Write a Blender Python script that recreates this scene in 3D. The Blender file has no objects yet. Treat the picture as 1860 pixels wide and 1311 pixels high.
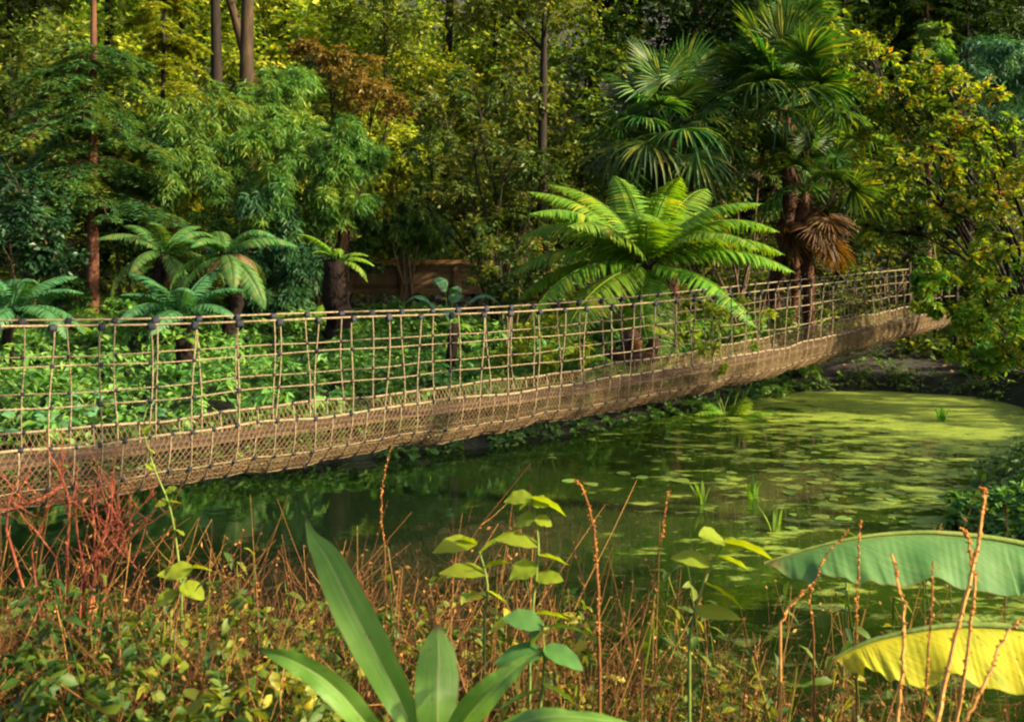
import bpy, math
import numpy as np
from mathutils import Vector
PI = math.pi
F, CX, HY, H = 1825.0, 930.0, 470.0, 2.7      # focal length in photo pixels, vanishing point, eye height
RNG = np.random.default_rng
sc = bpy.context.scene
COL = sc.collection

# ------------------------------------------------------------------ helpers
def at(px, py, d):
    return np.array([(px-CX)/F*d, d, H-(py-HY)/F*d])
def nrm(a):
    return a/(np.linalg.norm(a, axis=-1, keepdims=True)+1e-9)
def unit(rng, n):
    return nrm(rng.normal(size=(n, 3)))
def smooth1(x, a, b):
    t = np.clip((x-a)/(b-a), 0, 1); return t*t*(3-2*t)
class MB:
    def __init__(s): s.v = []; s.f = []; s.n = 0
    def add(s, V, *Fs):
        V = np.asarray(V, float).reshape(-1, 3)
        for f in Fs: s.f.append(np.asarray(f, np.int64)+s.n)
        s.v.append(V); s.n += len(V); return s
    def mesh(s, name, mat, smooth=True, off=None):
        V = np.concatenate(s.v)
        if off is not None: V = V-np.asarray(off)
        me = bpy.data.meshes.new(name)
        loops = np.concatenate([f.ravel() for f in s.f])
        tot = np.concatenate([np.full(len(f), f.shape[1]) for f in s.f])
        st = np.concatenate([[0], np.cumsum(tot)[:-1]])
        me.vertices.add(len(V)); me.vertices.foreach_set('co', V.ravel().astype(np.float32))
        me.loops.add(len(loops)); me.loops.foreach_set('vertex_index', loops.astype(np.int32))
        me.polygons.add(len(tot)); me.polygons.foreach_set('loop_start', st.astype(np.int32))
        me.polygons.foreach_set('loop_total', tot.astype(np.int32))
        me.polygons.foreach_set('use_smooth', np.full(len(tot), bool(smooth)))
        me.materials.append(mat); me.update(calc_edges=True); me.validate()
        return me
def tag(o, label=None, cat=None, group=None, kind=None):
    if label: o['label'] = label
    if cat: o['category'] = cat
    if group: o['group'] = group
    if kind: o['kind'] = kind
    return o
def thing(name, label, cat, loc, group=None, rz=0.0, sc_=1.0):
    o = bpy.data.objects.new(name, None); COL.objects.link(o)
    o.location = tuple(float(c) for c in loc); o.rotation_euler = (0, 0, rz); o.scale = (sc_,)*3
    o.empty_display_size = .1
    return tag(o, label, cat, group)
def obj(name, mb, mat, parent=None, smooth=True, local=False):
    off = None
    if parent is not None and not local: off = np.array(parent.location)
    me = mb.mesh(name, mat, smooth, off) if isinstance(mb, MB) else mb
    o = bpy.data.objects.new(name, me); COL.objects.link(o)
    if parent is not None: o.parent = parent
    return o
def kids(o): return [c for c in o.children]
def copy_tree(o, parent=None):
    c = o.copy(); COL.objects.link(c)
    if parent is not None: c.parent = parent
    for ch in kids(o): copy_tree(ch, c)
    return c

def tubes(P, R, k=6):
    """many tubes at once: P (m,n,3), R scalar / (n,) / (m,n)"""
    P = np.asarray(P, float)
    if P.ndim == 2: P = P[None]
    m, n, _ = P.shape
    R = np.broadcast_to(np.asarray(R, float), (m, n))
    T = nrm(np.gradient(P, axis=1))
    mean = nrm(T.mean(1))
    ref = np.where(np.abs(mean[:, 2:3]) > .8, np.array([[1., .1, 0]]), np.array([[.02, .03, 1.]]))
    ref = np.broadcast_to(ref[:, None, :], T.shape)
    A = nrm(np.cross(T, ref)); B = np.cross(T, A)
    a = np.arange(k)*2*PI/k
    V = P[:, :, None, :] + R[:, :, None, None]*(np.cos(a)[None, None, :, None]*A[:, :, None, :] + np.sin(a)[None, None, :, None]*B[:, :, None, :])
    idx = np.arange(m*n*k).reshape(m, n, k)
    a0 = idx[:, :-1, :]; a1 = np.roll(a0, -1, 2); b0 = idx[:, 1:, :]; b1 = np.roll(b0, -1, 2)
    Q = np.stack([a0, a1, b1, b0], -1).reshape(-1, 4)
    return V.reshape(-1, 3), Q
def kites(P, D, U, L, W, fold=.18, droop=0.):
    P = np.asarray(P); n = len(P); D = nrm(D); S = nrm(np.cross(D, U)); U = np.cross(S, D)
    L = np.broadcast_to(L, (n,))[:, None]; W = np.broadcast_to(W, (n,))[:, None]
    mid = P+D*L*.42; dz = np.array([0, 0, -1.])*L*droop
    V = np.stack([P, mid+S*W*.5+U*W*fold, P+D*L+dz, mid-S*W*.5+U*W*fold], 1)
    i = np.arange(n)[:, None]*4
    return V.reshape(-1, 3), np.concatenate([i+[0, 1, 2], i+[0, 2, 3]])
def leaves8(P, D, U, L, W, fold=.2, droop=.15):
    P = np.asarray(P); n = len(P); D = nrm(D); S = nrm(np.cross(D, U)); U = np.cross(S, D)
    L = np.broadcast_to(L, (n,))[:, None]; W = np.broadcast_to(W, (n,))[:, None]
    droop = np.broadcast_to(droop, (n,))[:, None]
    def c(t): return P+D*L*t - U*L*droop*t*t*1.3
    m1, m2, tip = c(.3), c(.66), c(1.)
    V = np.stack([P, m1+S*W*.46+U*W*fold, m1, m1-S*W*.46+U*W*fold, m2+S*W*.38+U*W*fold*.8, m2, m2-S*W*.38+U*W*fold*.8, tip], 1)
    i = np.arange(n)[:, None]*8
    return V.reshape(-1, 3), np.concatenate([i+[0, 1, 2], i+[0, 2, 3], i+[4, 7, 5], i+[5, 7, 6]]), np.concatenate([i+[1, 4, 5, 2], i+[2, 5, 6, 3]])
def sprays(rng, C, R, nsp, nl, L, W, droop=.25, side=.8, upb=1., jit=.6, zb=.1, flat=.8, big=False, twig=None, t0=.25, down=.2):
    """leafy twigs fanning out of every clump centre; returns geometry of all the leaves"""
    C = np.repeat(np.asarray(C), nsp, 0); R = np.repeat(np.asarray(R), nsp)
    m = len(C)
    d = unit(rng, m); d[:, 2] = d[:, 2]*flat+zb; d = nrm(d)
    ln = R*rng.uniform(.55, 1.1, m)
    t = np.linspace(t0, 1, nl)[None, :]+rng.uniform(-.05, .05, (m, nl))
    g = np.array([0, 0, -1.])
    P = C[:, None]+d[:, None]*(ln[:, None]*t)[..., None]+g*(droop*ln[:, None]*t*t)[..., None]
    T = nrm(d[:, None]+g*(2*droop*t)[..., None])
    Sd = nrm(np.cross(T, g+.01)); sgn = np.where(np.arange(nl) % 2 == 0, 1., -1.)[None, :, None]
    D = T*.7+Sd*sgn*side+g*down+rng.normal(size=P.shape)*.28
    U = np.array([0, 0, 1.])*upb+rng.normal(size=P.shape)*jit+d[:, None]*.35
    l = L*rng.uniform(.65, 1.2, m*nl); w = W/L*l*rng.uniform(.8, 1.15, m*nl)
    P = P.reshape(-1, 3)
    geo = (leaves8(P, D.reshape(-1, 3), U.reshape(-1, 3), l, w, droop=rng.uniform(0, .4, m*nl)) if big
           else kites(P, D.reshape(-1, 3), U.reshape(-1, 3), l, w))
    if twig is not None:
        tt = np.linspace(0, 1, 4)[None, :]
        TP = C[:, None]+d[:, None]*(ln[:, None]*tt)[..., None]+g*(droop*ln[:, None]*tt*tt)[..., None]
        twig.add(*tubes(TP, np.array([1, .8, .6, .35])*.006, 3))
    return geo
def blade(P, hw, S, fold=.25, k=7, wave=0., wn=5, rng=None, curl=0., ridge=0., rib=0., ribn=40, slant=6.):
    """a strap or banana leaf: midrib P (n,3), half widths hw, side vectors S (n,3)"""
    P = np.asarray(P, float); n = len(P); T = nrm(np.gradient(P, axis=0)); S = np.broadcast_to(np.asarray(S, float), P.shape)
    S = nrm(S-T*np.sum(S*T, -1, keepdims=True)); N = np.cross(S, T)
    u = np.linspace(-1, 1, k); s = np.linspace(0, 1, n)
    V = np.zeros((n, k, 3))
    for j, uj in enumerate(u):
        ph = 0. if uj < 0 else 1.7
        wv = wave*abs(uj)**1.5*(np.sin(s*wn*2*PI+ph)+.6*np.sin(s*wn*3.7*PI+ph*2)+.45*np.sin(s*wn*8.3*PI+ph*5)*(np.sin(s*9+ph) > 0))
        off = hw*abs(uj)
        wv = wv+ridge*(1 if j % 2 else -1)*(abs(uj) < .97)+rib*np.sin(s*ribn*2*PI-abs(uj)*slant)*min(1, abs(uj)*4)*(.6+.4*np.sin(s*ribn*.77+1))
        V[:, j] = P+S*(uj*hw*math.cos(fold))[:, None] + N*(off*math.sin(fold)+wv+curl*hw*uj*uj)[:, None]
    i = np.arange(n*k).reshape(n, k)
    Q = np.stack([i[:-1, :-1], i[1:, :-1], i[1:, 1:], i[:-1, 1:]], -1).reshape(-1, 4)
    return V.reshape(-1, 3), Q
def curve(pts, n):
    """smooth (Catmull-Rom) resampling of a polyline"""
    p = np.asarray(pts, float); p = np.vstack([2*p[0]-p[1], p, 2*p[-1]-p[-2]])
    m = len(p)-3; u = np.linspace(0, m-1e-6, n); i = u.astype(int); t = (u-i)[:, None]
    a, b, c, d = p[i], p[i+1], p[i+2], p[i+3]
    return .5*(2*b+(c-a)*t+(2*a-5*b+4*c-d)*t*t+(3*b-3*c+d-a)*t**3)
def blade_uv(o, n, k):
    i = np.arange(n*k); uv = np.stack([(i % k)/(k-1), (i//k)/(n-1)], -1)
    me = o.data; li = np.zeros(len(me.loops), np.int32); me.loops.foreach_get('vertex_index', li)
    L = me.uv_layers.new(name='leaf'); L.data.foreach_set('uv', uv[li].ravel().astype(np.float32)); return o
def box(c, s, rz=0.):
    c = np.asarray(c, float); s = np.asarray(s, float)/2
    g = np.array([[x, y, z] for z in (-1, 1) for x, y in ((-1, -1), (1, -1), (1, 1), (-1, 1))])*s
    R = np.array([[math.cos(rz), -math.sin(rz), 0], [math.sin(rz), math.cos(rz), 0], [0, 0, 1]])
    return g@R.T+c, np.array([[3, 2, 1, 0], [4, 5, 6, 7], [0, 1, 5, 4], [1, 2, 6, 5], [2, 3, 7, 6], [3, 0, 4, 7]])

# ------------------------------------------------------------------ materials
def newmat(name):
    m = bpy.data.materials.new(name); m.use_nodes = True; nt = m.node_tree
    for n in list(nt.nodes): nt.nodes.remove(n)
    out = nt.nodes.new('ShaderNodeOutputMaterial')
    return m, nt, out
def N(nt, t, **kw):
    n = nt.nodes.new(t)
    for k, v in kw.items():
        if k in n.inputs: n.inputs[k].default_value = v
        else: setattr(n, k, v)
    return n
def ramp(nt, cols, fac, pos=None):
    r = nt.nodes.new('ShaderNodeValToRGB'); e = r.color_ramp.elements
    k = len(cols); pos = pos or [i/(k-1) for i in range(k)]
    while len(e) < k: e.new(.5)
    for i, c in enumerate(cols):
        e[i].position = pos[i]; e[i].color = (*c, 1)
    nt.links.new(fac, r.inputs[0]); return r.outputs[0]
def leafmat(name, cols, trans=.4, rough=.5, spec=.25, tint=(1.7, 1.5, .35), hv=.12, veins=0., patch=.5):
    m, nt, out = newmat(name); L = nt.links
    geo = N(nt, 'ShaderNodeNewGeometry'); oi = N(nt, 'ShaderNodeObjectInfo')
    tc = N(nt, 'ShaderNodeTexCoord'); nz = N(nt, 'ShaderNodeTexNoise', Scale=1.1, Detail=2.)
    L.new(tc.outputs['Object'], nz.inputs['Vector'])
    mx = N(nt, 'ShaderNodeMath', operation='MULTIPLY_ADD'); L.new(nz.outputs['Fac'], mx.inputs[0]); mx.inputs[1].default_value = patch*1.6
    sb = N(nt, 'ShaderNodeMath', operation='MULTIPLY_ADD'); L.new(geo.outputs['Random Per Island'], sb.inputs[0])
    sb.inputs[1].default_value = 1-patch*.5; sb.inputs[2].default_value = -patch*.55
    L.new(sb.outputs[0], mx.inputs[2])
    c = ramp(nt, cols, mx.outputs[0])
    hs = N(nt, 'ShaderNodeHueSaturation'); L.new(c, hs.inputs['Color'])
    a = N(nt, 'ShaderNodeMapRange'); L.new(oi.outputs['Random'], a.inputs[0]); a.inputs[3].default_value = 1-hv*1.6; a.inputs[4].default_value = 1+hv*1.6
    b = N(nt, 'ShaderNodeMapRange'); L.new(oi.outputs['Random'], b.inputs[0]); b.inputs[3].default_value = .5-hv*.16; b.inputs[4].default_value = .5+hv*.16
    L.new(a.outputs[0], hs.inputs['Value']); L.new(b.outputs[0], hs.inputs['Hue'])
    colr = hs.outputs[0]
    if veins:
        uvs = N(nt, 'ShaderNodeTexWave', Scale=veins, Distortion=1.2, Detail=2.); uvs.bands_direction = 'DIAGONAL'
        L.new(tc.outputs['Object'], uvs.inputs['Vector'])
        vm = N(nt, 'ShaderNodeMix', data_type='RGBA', blend_type='MULTIPLY'); vm.inputs[0].default_value = .18
        L.new(colr, vm.inputs[6]); L.new(uvs.outputs['Color'], vm.inputs[7]); colr = vm.outputs[2]
    p = N(nt, 'ShaderNodeBsdfPrincipled', Roughness=rough); p.inputs['Specular IOR Level'].default_value = spec
    L.new(colr, p.inputs['Base Color'])
    t = N(nt, 'ShaderNodeBsdfTranslucent'); tm = N(nt, 'ShaderNodeMix', data_type='RGBA', blend_type='MULTIPLY')
    tm.inputs[0].default_value = 1; L.new(colr, tm.inputs[6]); tm.inputs[7].default_value = (*tint, 1)
    L.new(tm.outputs[2], t.inputs['Color'])
    ms = N(nt, 'ShaderNodeMixShader'); ms.inputs[0].default_value = trans
    L.new(p.outputs[0], ms.inputs[1]); L.new(t.outputs[0], ms.inputs[2]); L.new(ms.outputs[0], out.inputs[0])
    return m
def veinmat(name, cols, sx, sy, slant=0., trans=.4, rough=.4, tint=(1.5, 1.5, .3), tip=.96, rib=(.3, .36, .12), spots=.66):
    m, nt, out = newmat(name); L = nt.links
    uv = N(nt, 'ShaderNodeUVMap'); uv.uv_map = 'leaf'; sp = N(nt, 'ShaderNodeSeparateXYZ'); L.new(uv.outputs[0], sp.inputs[0])
    def mth(op, a, b=None, c=None):
        q = N(nt, 'ShaderNodeMath', operation=op)
        for k, v in enumerate((a, b, c)):
            if v is None: continue
            if isinstance(v, (int, float)): q.inputs[k].default_value = v
            else: L.new(v, q.inputs[k])
        return q.outputs[0]
    def stepn(v, a, b):
        q = N(nt, 'ShaderNodeMapRange'); q.inputs[1].default_value = a; q.inputs[2].default_value = b; L.new(v, q.inputs[0]); return q.outputs[0]
    mid = mth('ABSOLUTE', mth('SUBTRACT', sp.outputs['X'], .5))
    cx = N(nt, 'ShaderNodeCombineXYZ'); L.new(mth('MULTIPLY', sp.outputs['X'], sx), cx.inputs[0]); L.new(mth('MULTIPLY', mth('MULTIPLY_ADD', mid, slant, sp.outputs['Y']), sy), cx.inputs[1])
    nz = N(nt, 'ShaderNodeTexNoise', Scale=1., Detail=3., Roughness=.6); L.new(cx.outputs[0], nz.inputs['Vector'])
    tc = N(nt, 'ShaderNodeTexCoord'); n2 = N(nt, 'ShaderNodeTexNoise', Scale=9., Detail=4.); L.new(tc.outputs['Object'], n2.inputs['Vector'])
    n3 = N(nt, 'ShaderNodeTexNoise', Scale=70., Detail=3.); L.new(tc.outputs['Object'], n3.inputs['Vector'])
    c = ramp(nt, cols, mth('ADD', mth('MULTIPLY', stepn(nz.outputs['Fac'], .3, .7), .55), mth('MULTIPLY', stepn(n2.outputs['Fac'], .3, .7), .5)))
    def over(base, col, fac):
        q = N(nt, 'ShaderNodeMix', data_type='RGBA'); L.new(fac, q.inputs[0]); L.new(base, q.inputs[6]); q.inputs[7].default_value = (*col, 1); return q.outputs[2]
    c = over(c, rib, stepn(mid, .03, .012))
    edge = stepn(mth('ADD', mid, mth('MULTIPLY', n2.outputs['Fac'], .10)), .535, .56)
    tipf = stepn(mth('ADD', sp.outputs['Y'], mth('MULTIPLY', n2.outputs['Fac'], .06)), tip, tip+.05)
    spot = stepn(n3.outputs['Fac'], spots, spots+.04)
    brown = mth('MULTIPLY', mth('MAXIMUM', mth('MAXIMUM', edge, tipf), spot), .75)
    c = over(c, (.16, .085, .03), brown)
    p = N(nt, 'ShaderNodeBsdfPrincipled', Roughness=rough); p.inputs['Specular IOR Level'].default_value = .4; L.new(c, p.inputs['Base Color'])
    L.new(mth('MULTIPLY_ADD', n2.outputs['Fac'], .4, rough-.2), p.inputs['Roughness'])
    b = N(nt, 'ShaderNodeBump', Strength=.35, Distance=.004); L.new(nz.outputs['Fac'], b.inputs['Height']); L.new(b.outputs[0], p.inputs['Normal'])
    t = N(nt, 'ShaderNodeBsdfTranslucent'); tm = N(nt, 'ShaderNodeMix', data_type='RGBA', blend_type='MULTIPLY'); tm.inputs[0].default_value = 1
    L.new(c, tm.inputs[6]); tm.inputs[7].default_value = (*tint, 1); L.new(tm.outputs[2], t.inputs['Color'])
    ms = N(nt, 'ShaderNodeMixShader'); ms.inputs[0].default_value = trans; L.new(p.outputs[0], ms.inputs[1]); L.new(t.outputs[0], ms.inputs[2]); L.new(ms.outputs[0], out.inputs[0])
    return m
def solid(name, cols, scale=6., rough=.85, bump=.4, stretch=(1, 1, 1), spec=.2, island=False):
    m, nt, out = newmat(name); L = nt.links
    tc = N(nt, 'ShaderNodeTexCoord'); mp = N(nt, 'ShaderNodeMapping'); mp.inputs['Scale'].default_value = stretch
    L.new(tc.outputs['Object'], mp.inputs[0])
    nz = N(nt, 'ShaderNodeTexNoise', Scale=scale, Detail=6., Roughness=.65); L.new(mp.outputs[0], nz.inputs['Vector'])
    fac = nz.outputs['Fac']
    mr = N(nt, 'ShaderNodeMapRange'); mr.inputs[1].default_value = .3; mr.inputs[2].default_value = .7; L.new(fac, mr.inputs[0]); fac = mr.outputs[0]
    if island:
        geo = N(nt, 'ShaderNodeNewGeometry'); mm = N(nt, 'ShaderNodeMath', operation='MULTIPLY_ADD')
        L.new(fac, mm.inputs[0]); mm.inputs[1].default_value = .35
        m2 = N(nt, 'ShaderNodeMath', operation='MULTIPLY'); L.new(geo.outputs['Random Per Island'], m2.inputs[0]); m2.inputs[1].default_value = .75
        L.new(m2.outputs[0], mm.inputs[2]); fac = mm.outputs[0]
    c = ramp(nt, cols, fac)
    p = N(nt, 'ShaderNodeBsdfPrincipled', Roughness=rough); p.inputs['Specular IOR Level'].default_value = spec
    L.new(c, p.inputs['Base Color'])
    b = N(nt, 'ShaderNodeBump', Strength=bump, Distance=.03); L.new(nz.outputs['Fac'], b.inputs['Height']); L.new(b.outputs[0], p.inputs['Normal'])
    L.new(p.outputs[0], out.inputs[0]); return m

M = {}
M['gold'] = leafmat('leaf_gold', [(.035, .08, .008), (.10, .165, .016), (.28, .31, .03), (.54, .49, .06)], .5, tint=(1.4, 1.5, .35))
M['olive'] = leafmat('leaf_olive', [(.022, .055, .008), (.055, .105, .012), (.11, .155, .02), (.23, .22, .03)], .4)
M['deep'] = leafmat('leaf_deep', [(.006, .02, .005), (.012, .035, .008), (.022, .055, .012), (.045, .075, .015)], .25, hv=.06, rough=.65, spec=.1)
M['bamboo'] = leafmat('leaf_bamboo', [(.02, .085, .018), (.045, .14, .024), (.09, .19, .025), (.22, .25, .025)], .4, patch=.9)
M['teal'] = leafmat('leaf_teal', [(.012, .05, .022), (.02, .08, .035), (.035, .11, .045), (.06, .14, .05)], .35)
M['conifer'] = leafmat('leaf_conifer', [(.012, .045, .018), (.03, .085, .028), (.06, .12, .025), (.18, .18, .02)], .35, patch=.9)
M['russet'] = leafmat('leaf_russet', [(.05, .04, .010), (.11, .08, .018), (.16, .11, .022), (.22, .17, .03)], .4)
M['autumn'] = leafmat('leaf_autumn', [(.035, .12, .012), (.07, .18, .016), (.13, .24, .018), (.25, .28, .02), (.42, .22, .018)], .5, patch=.6)
M['shrub'] = leafmat('leaf_shrub', [(.018, .055, .012), (.04, .085, .015), (.085, .11, .02), (.2, .16, .025)], .4, patch=.8)
M['cover'] = leafmat('leaf_cover', [(.03, .10, .016), (.065, .17, .03), (.115, .235, .042), (.2, .29, .055)], .35, tint=(1.4, 1.5, .4))
M['fern'] = leafmat('leaf_fern', [(.04, .13, .010), (.08, .19, .014), (.13, .24, .018), (.28, .3, .022)], .42, hv=.08)
M['ferndull'] = leafmat('leaf_fern_dull', [(.03, .10, .02), (.05, .14, .03), (.08, .17, .04), (.17, .17, .05)], .38, hv=.1)
M['fernteal'] = leafmat('leaf_fern_teal', [(.02, .09, .035), (.035, .13, .05), (.06, .17, .06), (.08, .19, .06)], .35, hv=.05)
M['ferndead'] = leafmat('leaf_fern_dead', [(.06, .032, .014), (.11, .06, .028), (.15, .09, .045), (.10, .10, .03)], .3)
M['palm'] = leafmat('leaf_palm', [(.014, .05, .010), (.028, .08, .014), (.05, .11, .016), (.15, .17, .02)], .38, rough=.5, spec=.22, hv=.14)
M['palmdead'] = leafmat('leaf_palm_dead', [(.03, .014, .005), (.07, .032, .009), (.12, .055, .014), (.07, .06, .014)], .35, hv=.1)
M['laurel'] = leafmat('leaf_laurel', [(.005, .018, .006), (.009, .03, .009), (.015, .045, .013), (.03, .07, .022)], .2, rough=.4, spec=.35)
M['big'] = leafmat('leaf_big', [(.05, .14, .06), (.06, .17, .07), (.08, .2, .08), (.1, .22, .09)], .35, rough=.4)
M['banana_plain'] = leafmat('leaf_banana', [(.08, .20, .05), (.10, .23, .06), (.13, .26, .06)], .45, rough=.38, spec=.45, tint=(1.9, 1.6, .15), veins=0, hv=.02, patch=.3)
M['banana'] = veinmat('leaf_banana_green', [(.05, .14, .035), (.075, .19, .05), (.105, .235, .065), (.15, .28, .08)], 3., 90., .35, .45, .38, (1.9, 1.6, .2), rib=(.22, .32, .09))
M['banana_yellow_lit'] = veinmat('leaf_banana_yellow_lit', [(.2, .27, .02), (.38, .40, .02), (.58, .53, .022), (.68, .6, .03)], 3., 90., .35, .5, .42, (1.4, 1.3, .12), rib=(.4, .4, .08))  # yellowing leaf, ramp brightened in place of sun, greener end for shade patches
M['ginger'] = veinmat('leaf_ginger', [(.06, .16, .018), (.10, .23, .028), (.15, .3, .045), (.22, .38, .08)], 44., 2.5, 0., .38, .38)
M['lime'] = leafmat('leaf_lime', [(.14, .22, .02), (.22, .29, .02), (.32, .35, .03)], .5, tint=(1.6, 1.5, .25), hv=.05)
M['under'] = leafmat('leaf_under', [(.012, .035, .008), (.035, .075, .012), (.07, .115, .015), (.18, .19, .02), (.42, .33, .03)], .4, patch=.9)
M['lily'] = leafmat('leaf_lily', [(.06, .12, .025), (.09, .16, .03), (.14, .2, .035), (.24, .26, .03)], .15, rough=.7, spec=.15, hv=.15)
M['bark'] = solid('bark', [(.012, .008, .004), (.03, .019, .009), (.06, .038, .018)], 9, stretch=(1, 1, .2))
M['barkdark'] = solid('bark_dark', [(.005, .0035, .002), (.012, .008, .005), (.024, .016, .009)], 9, stretch=(1, 1, .2))
M['barkred'] = solid('bark_red', [(.03, .012, .007), (.075, .03, .015), (.13, .055, .028)], 9, stretch=(1, 1, .2))
M['fibre'] = solid('palm_fibre', [(.02, .008, .004), (.055, .022, .01), (.10, .045, .02)], 12, bump=.8, stretch=(1, 1, .5))
M['fernbark'] = solid('fern_bark', [(.003, .0015, .001), (.008, .0035, .002), (.018, .008, .005)], 14, bump=.9)
M['stem'] = solid('green_stem', [(.06, .10, .02), (.11, .16, .03), (.18, .2, .05)], 8)
M['twig'] = solid('twig', [(.03, .02, .012), (.07, .045, .025), (.11, .07, .04)], 10)
M['cane'] = solid('cane', [(.06, .06, .015), (.12, .11, .03), (.2, .16, .05)], 6)
M['rope'] = solid('rope', [(.11, .08, .042), (.19, .145, .082), (.29, .23, .14)], 30, bump=.5)
M['mesh'] = solid('fine_net', [(.085, .052, .025), (.15, .095, .047), (.22, .145, .074)], 4, bump=.2)
M['clamp'] = solid('clamp', [(.008, .009, .012), (.016, .018, .024), (.03, .032, .04)], 12, rough=.6, spec=.15)
M['deck'] = solid('deck_wood', [(.05, .03, .017), (.095, .058, .032), (.15, .095, .055)], 7, stretch=(1, 1, 1), island=True)
M['fence'] = solid('fence_wood', [(.045, .025, .012), (.085, .048, .022), (.14, .085, .04)], 5, stretch=(1, 1, 4), island=True)
M['fencerail'] = solid('fence_rail', [(.16, .08, .03), (.24, .12, .045), (.3, .17, .07)], 5)
M['rubble'] = solid('rubble', [(.03, .026, .018), (.07, .06, .04), (.13, .11, .075)], 14, bump=1.)
M['log'] = solid('rotten_wood', [(.014, .006, .004), (.04, .017, .01), (.09, .04, .02)], 10, bump=.9)
M['logface'] = solid('orange_wood', [(.10, .035, .010), (.17, .065, .018), (.24, .11, .03)], 14)
M['deadstem'] = solid('dead_stem', [(.03, .011, .005), (.07, .027, .009), (.14, .058, .016), (.34, .19, .05)], 5, island=True, bump=0)
M['redstem'] = solid('red_stem', [(.07, .016, .011), (.16, .038, .02), (.27, .10, .04)], 7, bump=.2)
M['dock'] = solid('dock_stem', [(.38, .15, .03), (.5, .25, .065), (.58, .36, .12)], 30, bump=.4)
M['dockseed'] = solid('dock_seed', [(.34, .09, .014), (.46, .17, .03), (.5, .26, .06)], 40)
M['litter'] = leafmat('leaf_litter', [(.05, .025, .012), (.10, .05, .02), (.2, .10, .035), (.34, .22, .10)], .1, patch=.3)
M['spike'] = leafmat('leaf_spike', [(.10, .24, .03), (.15, .3, .04), (.2, .34, .05)], .4)

# ground: leaf mould, moss
def ground_mat():
    m, nt, out = newmat('soil'); L = nt.links
    tc = N(nt, 'ShaderNodeTexCoord')
    n1 = N(nt, 'ShaderNodeTexNoise', Scale=1.3, Detail=8., Roughness=.7); n2 = N(nt, 'ShaderNodeTexNoise', Scale=14., Detail=5.)
    L.new(tc.outputs['Object'], n1.inputs['Vector']); L.new(tc.outputs['Object'], n2.inputs['Vector'])
    c1 = ramp(nt, [(.004, .0025, .0015), (.011, .006, .003), (.025, .013, .007)], n2.outputs['Fac'], [.3, .55, .8])
    c2 = ramp(nt, [(.008, .014, .003), (.02, .034, .006), (.04, .05, .01)], n2.outputs['Fac'], [.3, .55, .8])
    mx = N(nt, 'ShaderNodeMix', data_type='RGBA'); mr = N(nt, 'ShaderNodeMapRange'); mr.inputs[1].default_value = .5; mr.inputs[2].default_value = .62
    L.new(n1.outputs['Fac'], mr.inputs[0]); L.new(mr.outputs[0], mx.inputs[0]); L.new(c1, mx.inputs[6]); L.new(c2, mx.inputs[7])
    p = N(nt, 'ShaderNodeBsdfPrincipled', Roughness=.95); L.new(mx.outputs[2], p.inputs['Base Color'])
    b = N(nt, 'ShaderNodeBump', Strength=.8, Distance=.05); L.new(n2.outputs['Fac'], b.inputs['Height']); L.new(b.outputs[0], p.inputs['Normal'])
    L.new(p.outputs[0], out.inputs[0]); return m
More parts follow.
